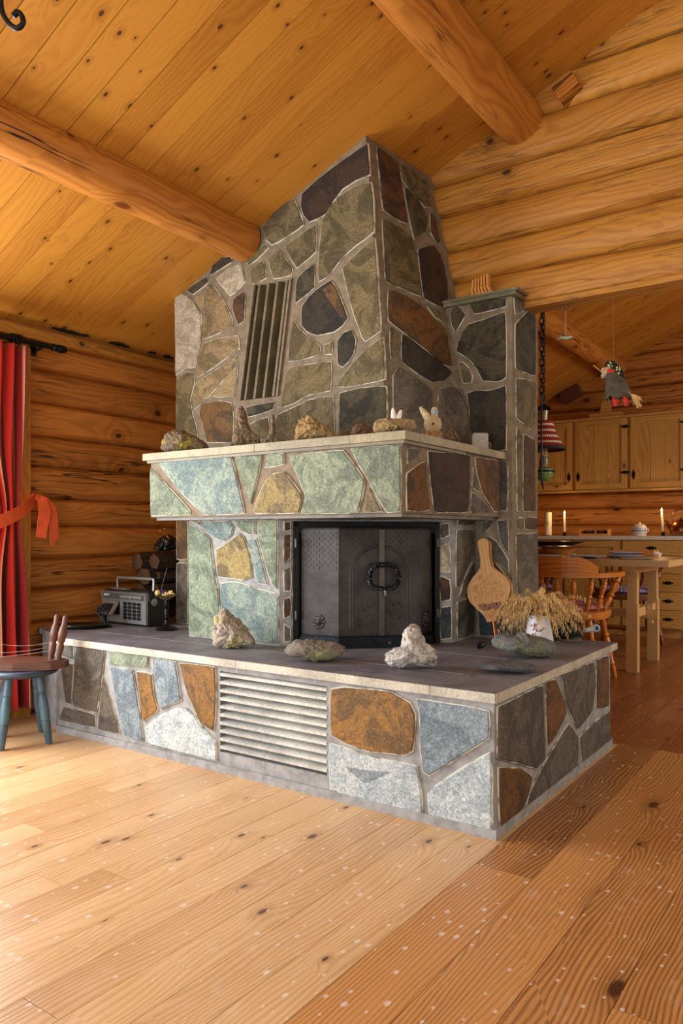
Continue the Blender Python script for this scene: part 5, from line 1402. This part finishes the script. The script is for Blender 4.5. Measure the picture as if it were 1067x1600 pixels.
mb.rings(R,sm=True,caps=False); o=mb.build('cloak',gw,wt,world=True); md=o.modifiers.new('s','SOLIDIFY'); md.thickness=.002
mb=MB(); mb.tube([wp(953,594),wp(956,612),wp(958,622)],[.02,.03,.03],n=14); mb.build('dark_skirt',plain('black_cloth',S(20,20,22),.9,bump=.1),wt,world=True)
sm_=plain('skin_cloth',S(214,170,130),.8,bump=0); 
mb=MB(); U(mb,948,581,7,-.01,(1,.9,1.1)); mb.tube([wp(946,583,-.02),wp(943,586,-.035)],[.005,.001],n=8); hd=mb.build('head',sm_,wt,world=True)
mb=MB(); rs=random.Random(2)
for k in range(40): U(mb,944+rs.uniform(-3.5,3),583+rs.uniform(-7,6),2.2,rs.uniform(-.015,.012),n=6)
mb.build('wool_hair',plain('cream_wool',S(214,196,166),.95),wt,world=True)
rc=plain('red_cloth',S(206,52,34),.8,var=.1,bump=0)
mb=MB(); U(mb,948,582,3.6,-.026,(1,.6,1)); U(mb,954,581,3.2,-.022,(1,.6,1)); mb.build('red_bow',rc,wt,world=True)
m,nt,b=new_mat('spotted_scarf'); g=N(nt); tc=g.n('ShaderNodeTexCoord').outputs['Object']; vo=g.n('ShaderNodeTexVoronoi',i_Scale=70.,i_Vector=tc)
nt.links.new(g.mix(g.math('LESS_THAN',vo.outputs['Distance'],.33),S(24,26,24),S(206,196,140)),b.inputs['Base Color']); b.inputs['Roughness'].default_value=.9
mb=MB(); U(mb,953,570,8,0,(1,.9,.85)); mb.tube([wp(955,570),wp(962,575),wp(970,583),wp(975,589)],[.02,.02,.012,.003],n=12); mb.build('headscarf',m,wt,world=True)
mb=MB()
for px,s_ in ((958,1),(974,.85)):
    o_=wp(px,628,-.02); k_=3.35/F; R=[]
    mb.tube([wp(px-1,621,-.018),wp(px,628,-.026),wp(px+1,636,-.022)],[.010*s_,.014*s_,.008*s_],n=12); mb.sphere(wp(px+3,629,-.024),.009*s_)
mb.build('red_shoes',rc,wt,world=True)
mb=MB(); mb.tube([wp(949,592,-.01),wp(947,605,-.012),wp(950,626,-.012),wp(953,635,-.01),wp(966,634,-.01),wp(985,628,-.01)],.0022,n=6); mb.build('wire_loop',strm,wt,world=True)
mb=MB(); mb.tube([wp(927,571),wp(940,581),wp(975,606),wp(990,620)],.0022,n=7); br=mb.build('broomstick',M['kindling'],wt,world=True)
mb=MB(); rs=random.Random(8)
for k in range(50):
    a=wp(985,616,rs.uniform(-.005,.005)); e_=wp(990+rs.uniform(1,12),622+rs.uniform(-2,16),rs.uniform(-.02,.02)); mb.tube([a,(a+e_)/2+Vector((0,0,.003)),e_],.0011,n=4,caps=False)
mb.build('broom_bristles',gm1,br,world=True)
# kerosene lamp over the table
lx,ly=-1.885,5.18
lp=thing('paraffin_lamp','hanging green glass paraffin lamp with red and white woven shade beyond the column','lamp',(lx,ly,1.40))
def lz(py): return HC+(HY-py)*5.324/F
m,nt,b=new_mat('woven_shade'); g=N(nt); tc=g.n('ShaderNodeTexCoord').outputs['Object']; sp=g.n('ShaderNodeSeparateXYZ',i_0=tc)
z_=g.math('FRACT',g.math('MULTIPLY',sp.outputs[2],1/.042)); an=g.math('FRACT',g.math('MULTIPLY',g.math('ARCTAN2',sp.outputs[1],sp.outputs[0]),6.5))
wh=g.math('GREATER_THAN',z_,.62); wh2=g.math('MULTIPLY',wh,g.math('GREATER_THAN',an,.25))
col=g.mix(wh2,g.mix(g.math('LESS_THAN',g.math('FRACT',g.math('MULTIPLY',sp.outputs[2],1/.014)),.45),S(168,36,24),S(84,22,16)),S(232,214,196))
nt.links.new(col,b.inputs['Base Color']); b.inputs['Roughness'].default_value=.9
b.inputs['Emission Strength'].default_value=0
zb,zt=lz(703)-1.40,lz(658)-1.40
mb=MB(); mb.lathe([(.060,zt),(.066,zt-.03),(.085,zt-.09),(.118,zt-.15),(.148,zb+.012),(.143,zb+.012),(.112,zt-.15),(.06,zt-.03)],n=36,caps=False); o=mb.build('lamp_shade',m,lp)
mb=MB(); mb.lathe([(.149,zb+.016),(.151,zb+.014),(.151,zb),(.146,zb-.004),(.144,zb+.002),(.145,zb+.014)],n=36,caps=False); mb.build('shade_rim',plain('dark_trim',S(26,36,40),.8,bump=0),lp)
glass,nt,b=new_mat('clear_lamp_glass'); b.inputs['Base Color'].default_value=(.9,.85,.6,1); b.inputs['Transmission Weight'].default_value=.85; b.inputs['Roughness'].default_value=.05
gg,nt,b=new_mat('green_lamp_glass'); b.inputs['Base Color'].default_value=(*S(150,190,110),1); b.inputs['Transmission Weight'].default_value=.5; b.inputs['Roughness'].default_value=.08
mb=MB(); mb.lathe([(.020,lz(735)-1.4),(.034,lz(728)-1.4),(.030,lz(715)-1.4),(.024,lz(700)-1.4),(.023,lz(655)-1.4),(.030,lz(642)-1.4),(.028,lz(642)-1.4),(.021,lz(655)-1.4),(.021,lz(700)-1.4)],n=20,caps=False); mb.build('chimney_glass',glass,lp)
mb=MB(); mb.lathe([(0,lz(752)-1.4),(.03,lz(751)-1.4),(.055,lz(746)-1.4),(.066,lz(739)-1.4),(.062,lz(733)-1.4),(.03,lz(729)-1.4),(0,lz(729)-1.4)],n=24); mb.build('oil_font',gg,lp)
mb=MB(); mb.lathe([(0,lz(730)-1.4),(.03,lz(730)-1.4),(.032,lz(724)-1.4),(.02,lz(719)-1.4),(.018,lz(712)-1.4),(0,lz(712)-1.4)],n=20); mb.build('brass_burner',M['brass'],lp)
mb=MB(); zz=lz(737)-1.4; mb.tube([(.072*math.cos(t),.072*math.sin(t),zz) for t in [2*PI*q/28 for q in range(29)]],.006,n=8,caps=False)
for sg in (1,-1): 
    mb.tube([(0,sg*.072,zz),(0,sg*.045,zz+.05),(0,sg*.040,zb+.02),(0,sg*.035,zt+.06),(0,0,lz(632)-1.4)],.003,n=6)
mb.build('iron_frame',M['iron_dark'],lp)
mb=MB(); mb.lathe([(0,lz(630)-1.4),(.045,lz(636)-1.4),(.052,lz(640)-1.4),(.046,lz(639)-1.4),(0,lz(634)-1.4)],n=24); mb.build('smoke_bell',M['iron_dark'],lp)
mb=MB(); chainlinks(mb,(0,0,lz(632)-1.4),(0,0,ceilZ(lx)-1.4-.002),.014,.003); mb.build('chain',M['iron_dark'],lp)
# pot-hook chain in front of the lamp
pc=onY(846,520,4.75); hk=thing('pot_hook','long black iron chain ending in a hook rod beside the column','chain',(pc.x,pc.y,1.3))
mb=MB(); zc=HC+(835-625)*4.88/F-1.3; chainlinks(mb,(0,0,ceilZ(pc.x)-1.3-.002),(0,0,zc),.020,.0042); mb.build('chain',M['iron_dark'],hk)
mb=MB(); zb_=HC+(835-765)*4.88/F-1.3; mb.tube([(0,0,zc+.02),(0,0,zb_+.08),(.006,0,zb_+.04),(.014,.0,zb_)],[.006,.006,.008,.005],n=8); 
for k in range(26): mb.sphere((0,-.003,zc-(zc-zb_-.05)*k/26),.0075,n=6)
mb.build('hook_rod',M['iron_dark'],hk)

# ---------------------------------------------------------------- kitchen
YF_=7.10; YU=7.35
hand=M['iron_dark']
def panel_door(par,x0,x1,z0,z1,y,mat,fw_=.055,name='door'):
    mb=MB(); g_=.003
    mb.box(x0+g_,x0+fw_,y-.02,y,z0+g_,z1-g_,grain=2); mb.box(x1-fw_,x1-g_,y-.02,y,z0+g_,z1-g_,grain=2)
    mb.box(x0+fw_,x1-fw_,y-.02,y,z0+g_,z0+fw_,grain=0); mb.box(x0+fw_,x1-fw_,y-.02,y,z1-fw_,z1-g_,grain=0)
    n=max(1,int((x1-x0-2*fw_)/.10)); dx=(x1-x0-2*fw_)/n
    for k in range(n): mb.box(x0+fw_+k*dx+.001,x0+fw_+(k+1)*dx-.001,y-.009,y-.001,z0+fw_,z1-fw_,grain=2)
    return mb.build(name,mat,par,world=True)
def leafplate(par,name,x,y,z,horizontal=False):
    mb=MB()
    pr=[(-.045,.002),(-.036,.009),(-.027,.005),(-.018,.014),(0,.016),(.018,.014),(.027,.005),(.036,.009),(.045,.002)]
    if horizontal: pts=[(a,b) for a,b in pr]+[(a,-b) for a,b in pr[::-1]]
    else: pts=[(b,a) for a,b in pr]+[(-b,a) for a,b in pr[::-1]]
    mb.rings([[(x+a,y-.003,z+b) for a,b in pts],[(x+a,y,z+b) for a,b in pts]],sm=False)
    mb.sphere((x,y-.010,z),.008,n=8)
    return mb.build(name,hand,par,world=True)
xs_=[-2.89,-2.371,-1.853,-1.335]
labs=['wooden wall cabinet nearest the hanging lamp, handle at lower right','wooden wall cabinet below the witch doll, handle at lower left','wooden wall cabinet at the right picture edge']
for i in range(3):
    x0,x1=xs_[i],xs_[i+1]
    t=thing('wall_cabinet',labs[i],'cabinet',((x0+x1)/2,YU,1.34),group='kitchen wall cabinets')
    mb=MB(); mb.box(x0+.001,x1-.001,YU,YK-.035,1.34,2.03); mb.box(x0,x1,YU-.026,YU+.02,2.015,2.037); mb.box(x0,x1,YU-.026,YU+.01,1.325,1.34); mb.build('body',M['cab'],t,world=True)
    d=panel_door(t,x0+.012,x1-.012,1.345,2.012,YU,M['cab'])
    leafplate(d,'handle',(x1-.045) if i==0 else x0+.045,YU-.02,1.475)
    hx=x0+.03 if i==0 else x1-.03
    for z in (1.50,1.93): leafplate(d,'hinge',hx,YU-.02,z,True)
xb=[-2.92,-2.388,-1.856,-1.325]
labs=['base cabinet at the left, partly behind the stone column','base cabinet with panelled door under the cup tray','base cabinet with drawers under the sugar jar and leaning candle']
for i in range(3):
    x0,x1=xb[i],xb[i+1]
    t=thing('base_cabinet',labs[i],'cabinet',((x0+x1)/2,YF_,0),group='kitchen base cabinets')
    mb=MB(); mb.box(x0+.001,x1-.001,YF_,YK-.035,.08,.868); mb.box(x0+.001,x1-.001,YF_+.05,YK-.035,0,.08); mb.build('body',M['cab'],t,world=True)
    if i<2:
        d=panel_door(t,x0+.01,x1-.01,.09,.862,YF_,M['cab'],fw_=.06); leafplate(d,'handle',x0+.05,YF_-.02,.72)
    else:
        zs=[.09,.25,.41,.57,.73,.862]
        for k in range(5):
            mb=MB(); mb.box(x0+.012,x1-.012,YF_-.02,YF_,zs[k]+.003,zs[k+1]-.003,grain=0); d=mb.build('drawer',M['cab'],t,world=True)
            leafplate(d,'handle',x0+.26 if k==4 else x0+.40,YF_-.02,(zs[k]+zs[k+1])/2,True)
mb=MB(); mb.box(-2.95,-1.0,YF_-.035,YK-.03,.869,.902); o=mb.build('worktop',plain('pale_worktop',S(226,214,196),.35,var=.05)); tag(o,'long pale worktop over the kitchen base cabinets','worktop')
mb=MB(); mb.box(-1.32,-.7,YF_+.03,YF_+.05,.0,.868); o=mb.build('panel',M['cab']); o.name='end_panel'; tag(o,'plain wooden cabinet front at the far right edge under the worktop','cabinet panel')
# wooden box on cabinets
t=thing('wooden_toolbox','small wooden box with upright handle end on top of the wall cabinets','box',(-2.10,7.5,2.037))
mb=MB(); mb.box(-.15,.15,-.07,.07,0,.055); mb.build('box_body',M['cab'],t)
mb=MB(); mb.prism([(-.055,0),(.055,0),(.05,.08),(.02,.13),(-.01,.135),(-.04,.10)],-.008,.008); o=mb.build('handle_end',M['cab'],t); o.rotation_euler=(PI/2,0,0); o.location=(-.01,-.0,.055)
# items on the worktop
WT=.9025
def K_(px,y=7.28): return Vector((onY(px,830,y).x,y,WT))
p=K_(856); t=thing('kitchen_roll','cream kitchen roll on a dark holder on the worktop by the column','kitchen roll',p)
mb=MB(); mb.lathe([(.012,.008),(.036,.008),(.036,.232),(.012,.232)],n=24); rl=mb.build('roll',plain('cream_paper',S(226,208,174),.9,var=.04,bump=.05),t)
mb=MB()
for k,(dx,dz) in enumerate(((0,.13),(-.01,.12),(.011,.118),(0,.105),(-.015,.135),(.014,.137))): mb.sphere((dx,-.0345,dz),.006,n=8,sc=(1,.5,1))
mb.build('leaf_print',plain('green_print',S(130,150,90),.9,bump=0),rl)
mb=MB(); mb.lathe([(0,0),(.06,0),(.06,.006),(.01,.008),(.008,.25),(.012,.262),(.006,.275),(0,.276)],n=20); mb.build('holder',M['darkwood'],t)
wax=plain('candle_wax',S(240,222,196),.4,var=.03,bump=0)
fl,nt,b=new_mat('flame'); b.inputs['Emission Color'].default_value=(1,.62,.22,1); b.inputs['Emission Strength'].default_value=14; b.inputs['Base Color'].default_value=(1,.7,.3,1)
for px,lab,tilt,h in ((882,'lit white candle on the worktop next to the kitchen roll',0,.175),(1036,'lit white candle, slightly leaning, left of the copper kettle',-.07,.185)):
    p=K_(px); t=thing('candle',lab,'candle',p,group='lit candles on the worktop')
    mb=MB(); mb.lathe([(0,0),(.022,0),(.026,.004),(.01,.010),(.010,.014),(.036,.022),(.038,.026),(.014,.026),(.014,.038),(0,.038)],n=20); mb.build('holder',M['iron_dark'],t)
    mb=MB(); a=Vector((0,0,.030)); b_=Vector((tilt*h,0,.030+h)); mb.tube([a,b_],[.0125,.0105],n=16); mb.build('wax',wax,t)
    mb=MB(); c=b_; mb.tube([c,c+Vector((0,0,.008)),c+Vector((0,0,.018)),c+Vector((0,0,.034)),c+Vector((0,0,.042))],[.002,.006,.008,.004,.0005],n=10); mb.build('flame',fl,t)
    l=bpy.data.lights.new('candle_light','POINT'); l.energy=1.6; l.color=(1,.6,.25); l.shadow_soft_size=.02; lo_=bpy.data.objects.new('candle_light',l); C.objects.link(lo_); lo_.location=p+b_+Vector((0,-.03,.03))
p=K_(930); t=thing('cup_tray','wooden tray on the worktop between the candle and the jar','tray',p)
mb=MB(); mb.box(-.135,.135,-.06,.06,.0,.010); mb.box(-.135,.135,-.06,-.052,.01,.022); mb.box(-.135,.135,.052,.06,.01,.022)
for sx_ in (-.13,.13): mb.obox((sx_,0,.035),(.005,0,0),(0,.055,0),(0,0,.028))
mb.build('tray_body',M['kindling'],t)
for px_,lab in ((-.06,'shiny metal bowl in the wooden tray, left one'),(.062,'shiny metal bowl in the wooden tray, right one')):
    mb=MB(); mb.lathe([(0,0),(.028,.002),(.046,.018),(.052,.042),(.050,.044),(.042,.018),(0,.008)],n=26); o=mb.build('metal_bowl',M['steel']); o.location=p+Vector((px_,0,.0105)); tag(o,lab,'bowl','metal bowls in the tray')
p=K_(999); t=thing('sugar_jar','white lidded jar with blue painted scrolls on the worktop','jar',p)
mb=MB(); mb.lathe([(0,0),(.055,0),(.060,.01),(.068,.05),(.066,.075),(.058,.088),(.054,.088),(0,.08)],n=30); jb_=mb.build('jar_body',cw,t)
mb=MB(); mb.lathe([(0,.086),(.056,.088),(.058,.094),(.04,.106),(.014,.112),(.012,.12),(.008,.126),(0,.127)],n=26); mb.build('lid',cw,t)
mb=MB()
for k in range(14):
    a0=-2.7+k*.18; 
    if k%2: continue
    r_=.0675; P=[]
    for q in range(12):
        th=q*.6; aa=a0+.13*math.cos(th)*(1-q/14); zz=.046+.014*math.sin(th)*(1-q/14); P.append((r_*math.cos(aa),r_*math.sin(aa),zz))
    mb.tube(P,.0028,n=5)
for z in (.022,.070): mb.tube([((.0625 if z<.05 else .0672)*math.cos(t_),(.0625 if z<.05 else .0672)*math.sin(t_),z) for t_ in [2*PI*q/30 for q in range(31)]],.0015,n=5,caps=False)
mb.build('blue_scrolls',bl_,jb_)
mb=MB(); mb.tube([(.062,0,.035),(.08,0,.045),(.082,0,.06),(.064,0,.070)],.004,n=8); mb.build('jar_handle',cw,t)
p=K_(1064); t=thing('kettle','polished copper kettle with curved handle at the right edge of the worktop','kettle',p)
mb=MB(); mb.lathe([(0,.015),(.085,.018),(.095,.04),(.092,.08),(.07,.12),(.045,.135),(0,.137)],n=32); kb=mb.build('kettle_body',M['copper'],t)
mb=MB(); mb.lathe([(0,.134),(.042,.137),(.035,.146),(.01,.152),(.012,.162),(0,.168)],n=20); mb.build('lid',M['copper'],t)
mb=MB(); mb.tube([(-.085,0,.06),(-.105,0,.09),(-.118,0,.125),(-.135,0,.142)],[.017,.012,.008,.007],n=12); mb.build('spout',M['copper'],t)
mb=MB(); mb.tube([(-.065,0,.12),(-.075,0,.17),(-.05,0,.225),(0,0,.245),(.05,0,.225),(.075,0,.17),(.065,0,.12)],.005,n=10); mb.build('handle',M['copper'],t)
mb=MB(); mb.box(-.095,.10,-.05,.05,0,.012); mb.build('trivet',M['steel'],t)

# table
TX0,TX1,TY0,TY1=-3.05,-1.047,5.10,5.98
t=thing('trestle_table','long pale wooden trestle dining table in the kitchen','table',(-2.0,5.55,0))
mb=MB(); w_=(TY1-TY0)/5
for k in range(5): mb.box(TX0,TX1,TY0+k*w_+.0006,TY0+(k+1)*w_-.0006,.708,.750,grain=0)
mb.build('tabletop',M['oak'],t,world=True)
for xt in (-1.30,-2.75):
    for yy_,s_ in ((5.25,1),(5.83,-1)):
        mb=MB(); w2=.036
        mb.obox((xt,yy_,.225),(w2,0,0),(0,w2*.85,0),(0,0,.225),grain=2); mb.obox((xt,yy_+.01*s_,.575),(w2*.85,0,0),(0,w2*.85,0),(0,.006*s_,.133),grain=2)
        mb.build('leg',M['oak'],t,world=True)
    mb=MB(); mb.box(xt-.022,xt+.022,5.22,5.90,.36,.42,grain=1); mb.box(xt-.03,xt+.03,5.2,5.88,.66,.708,grain=1); mb.build('crossbar',M['oak'],t,world=True)
mb=MB(); mb.box(-2.85,-1.20,5.51,5.56,.335,.395,grain=0); mb.build('stretcher',M['oak'],t,world=True)
mb=MB(); mb.box(-1.262,-1.235,5.515,5.555,.30,.43,grain=2); mb.build('wedge',M['oak'],t,world=True)

# chairs
def capt_chair(name,label,loc,rz,mat,cush,grp):
    t=thing(name,label,'chair',loc,rz,grp)
    mb=MB(); pts=[]
    for k in range(28):
        a=2*PI*k/28; pts.append((.25*math.copysign(abs(math.cos(a))**.6,math.cos(a)),.235*math.copysign(abs(math.sin(a))**.6,math.sin(a))))
    mb.prism(pts,.415,.45,r=.4); mb.prism([(x*.97,y_*.97) for x,y_ in pts],.405,.415,r=.4); mb.build('seat',mat,t)
    lg=[(0,.012),(.05,.015),(.15,.018),(.2,.014),(.22,.020),(.24,.020),(.26,.014),(.5,.022),(.62,.019),(.64,.014),(.66,.021),(.69,.021),(.71,.014),(.85,.019),(1,.016)]
    for sx_ in (-1,1):
        for sy_ in (-1,1):
            mb=MB(); mb.turned((sx_*.24,sy_*.24,0),(sx_*.17,sy_*.165,.41),lg,n=14); mb.build('leg',mat,t)
    for sx_ in (-1,1): mb=MB(); mb.turned((sx_*.215,-.215,.15),(sx_*.215,.215,.15),[(0,.009),(.4,.013),(.5,.018),(.6,.013),(1,.009)]); mb.build('stretcher',mat,t)
    mb=MB(); mb.turned((-.21,0,.155),(.21,0,.155),[(0,.009),(.4,.013),(.5,.018),(.6,.013),(1,.009)]); mb.build('stretcher',mat,t)
    # arm bow (horseshoe) with spindles; back is at -y
    bow=[]
    for k in range(25):
        a=PI+PI*k/24; bow.append((.275*math.cos(a),-.02+.245*math.sin(a)))
    bow=[(-.285,.20),(-.285,.10),(-.28,.02)]+bow[1:-1]+[(.28,.02),(.285,.10),(.285,.20)]
    R=[]
    for i,(x,y_) in enumerate(bow):
        p0=Vector((*bow[max(0,i-1)],0)); p1=Vector((*bow[min(len(bow)-1,i+1)],0)); d=(p1-p0).normalized(); n_=Vector((-d.y,d.x,0)); wd=.028 if 2<i<len(bow)-3 else (.036 if i in(1,2,len(bow)-2,len(bow)-3) else .026)
        c=Vector((x,y_,.672)); R.append([c+n_*wd+Vector((0,0,.013)),c-n_*wd+Vector((0,0,.013)),c-n_*wd-Vector((0,0,.013)),c+n_*wd-Vector((0,0,.013))])
    mb=MB(); mb.rings(R,sm=False,r=.5); mb.build('arm_bow',mat,t)
    # crest
    R=[]
    for k in range(17):
        s_=-1+k/8; a=1.5*PI+s_*.95; x=.262*math.cos(a); y_=-.02+.232*math.sin(a); h=.10*(1-.62*max(0,abs(s_)-.55)/.45)
        n_=Vector((math.cos(a),math.sin(a),0)); c=Vector((x,y_,.684)); R.append([c-n_*.012,c+n_*.012,c+n_*.018+Vector((0,0,h)),c-n_*.004+Vector((0,0,h))])
    mb=MB(); mb.rings(R,sm=False,r=.62); mb.build('crest_rail',mat,t)
    sp=[(0,.009),(.15,.012),(.3,.016),(.36,.010),(.4,.016),(.43,.016),(.47,.010),(.55,.014),(.72,.018),(.78,.011),(.81,.016),(.86,.010),(1,.011)]
    for a in (1.10,1.24,1.38,1.5,1.62,1.76,1.90):
        a*=PI; mb=MB(); mb.turned((.205*math.cos(a),.195*math.sin(a)-.0,.45),(.268*math.cos(a),-.02+.238*math.sin(a),.662),sp,n=12); mb.build('spindle',mat,t)
    for sx_ in (-1,1):
        mb=MB(); mb.turned((sx_*.205,.09,.45),(sx_*.285,.155,.66),[(q,r_*1.5) for q,r_ in sp],n=14); mb.build('arm_post',mat,t)
    if cush:
        mb=MB(); R=[]; n=40
        for z,f in ((.451,.80),(.455,.93),(.468,1.0),(.482,.95),(.492,.75),(.488,.35),(.480,.02)):
            R.append([(.215*f*math.cos(2*PI*j/n)*(1+.03*math.sin(j*PI)),.20*f*math.sin(2*PI*j/n)*(1+.03*math.sin(j*3)),z) for j in range(n)])
        mb.rings(R,sm=True); c=mb.build('seat_cushion',cush,t)
        mb=MB()
        for k in range(44): a=2*PI*k/44; mb.tube([(.212*math.cos(a),.197*math.sin(a),.462),(.205*math.cos(a),.19*math.sin(a),.482),(.16*math.cos(a),.15*math.sin(a),.493)],[.006,.009,.004],n=6)
        mb.build('gathered_edge',cush,c)
    return t
lil=plain('lilac_cushion_cloth',S(168,146,190),.9,var=.12,scale=50,bump=.3); rose=plain('rose_cushion_cloth',S(190,120,124),.9,var=.16,scale=50,bump=.3)
CG='captains chairs around the trestle table'
capt_chair('captains_chair','amber wooden captain chair in front of the table, its back towards the hearth',(-1.565,4.72,0),math.radians(4),M['chairwood'],rose,CG)
capt_chair('captains_chair','brown wooden chair with lilac cushion behind the table, beyond the trestle legs',(-1.62,6.33,0),math.radians(183),M['chair_dark'],lil,CG)
capt_chair('captains_chair','dim wooden chair with lilac cushion behind the table, mostly hidden by column',(-2.45,6.30,0),math.radians(176),M['chair_dark'],lil,CG)

# table things
TZ=.7505
def T_(px,y): return Vector((onY(px,868,y).x,y,TZ))
dkpl=plain('dark_brown_platter',S(92,62,48),.25,var=.12,bump=.05); blu=plain('blue_rim_china',S(186,194,212),.18,var=.06,bump=0,scale=20); whp=plain('white_cloth',S(206,206,216),.9,var=.08,scale=40)
p=T_(872,5.50); mb=MB(); mb.lathe([(0,0),(.06,0),(.075,.01),(.12,.045),(.125,.065),(.118,.065),(.07,.02),(0,.012)],n=30); o=mb.build('wooden_bowl',M['chairwood']); o.location=p+Vector((0,0,0)); tag(o,'amber wooden bowl under the dark platters on the table','bowl')
def plate(name,loc,r,mat,label,cat,h=.018,tilt=(0,0)):
    t=thing(name,label,cat,loc); t.rotation_euler=(tilt[0],tilt[1],0)
    mb=MB(); mb.lathe([(0,0),(r*.55,0),(r*.7,h*.35),(r*.98,h),(r,h),(r*.97,h+.003),(r*.68,h*.6),(r*.5,.005),(0,.005)],n=40); mb.build('dish',mat,t); return t
plate('platter',p+Vector((.02,0,.0655)),.22,dkpl,'lower dark brown round platter resting on the wooden bowl','platter',.012)
plate('platter',p+Vector((-.03,0,.0835)),.23,dkpl,'upper dark brown round platter, top of the stack','platter',.03)
plate('plate',T_(918,5.27),.13,blu,'blue-rimmed plate near the front edge of the table, left one','plate')
plate('plate',T_(974,5.50),.14,blu,'blue-rimmed plate on the middle of the table','plate')
plate('plate',T_(974,5.50)+Vector((.01,0,.022)),.12,blu,'small blue-rimmed plate stacked on the middle plate','plate')
plate('plate',T_(853,5.27),.12,blu,'blue-rimmed plate at the left end of the table front, beside the column','plate')
def cloth(loc,sx_,sy_,rz,label,mat,seed):
    mb=MB(); n=14; g=[]
    for th in (0,1):
        for j in range(n+1):
            for i in range(n+1):
                x=(i/n-.5)*sx_; y_=(j/n-.5)*sy_; z=.004+.006*abs(mnoise.noise(Vector((x*25,y_*25,seed))))-(.002 if th else 0)
                mb.v.append(Vector((x,y_,z)))
    s=(n+1)*(n+1)
    for j in range(n):
        for i in range(n):
            a=j*(n+1)+i; mb.face([a,a+1,a+n+2,a+n+1],sm=True); mb.face([s+a,s+a+n+1,s+a+n+2,s+a+1],sm=True)
    o=mb.build('napkin',mat); o.location=loc; o.rotation_euler=(0,0,rz); return tag(o,label,'napkin')
cloth(T_(995,5.30),.20,.15,.3,'crumpled pale napkin right of the plates on the table',whp,1); cloth(T_(885,5.22),.16,.10,-.2,'pale blue napkin between the left plates on the table',whp,2)
p=T_(990,5.78)+Vector((0,0,.003)); t=thing('cutting_board','wooden board with a pale open book page leaning at the back of the table','board',p)
mb=MB(); mb.obox((0,0,.026),(.16,0,0),(0,.05,.01),(0,-.006,.014)); mb.build('board',M['kindling'],t)
mb=MB(); mb.obox((.165,-.01,.022),(.020,0,-.010),(0,.045,.006),(.003,-.003,.010)); mb.build('pale_end',wax,t)
mb=MB(); mb.bar((-.06,0,.003),(.06,.01,.004),.014,.003); mb.bar((.06,.01,.005),(.14,.02,.005),.016,.008); o=mb.build('table_knife',M['iron_dark']); o.location=T_(897,5.16); tag(o,'dark handled knife near the front edge of the table','knife')
mb=MB(); R=[[(x,y_,z) for x,y_ in ((-.022,-.016),(.022,-.016),(.018,.016),(-.026,.016))] for z in (0,.03)]
R[1]=[(x-.02,y_,z) for x,y_,z in R[1]]; mb.rings(R,sm=False); o=mb.build('butter_packet',plain('cream_packet',S(226,214,170),.5,var=.05,bump=0)); o.location=T_(897,5.36); tag(o,'small cream folded packet between bowl and plates on the table','packet')
# two copper cups on the hearth niche and stool floor seal are not visible enough to matter
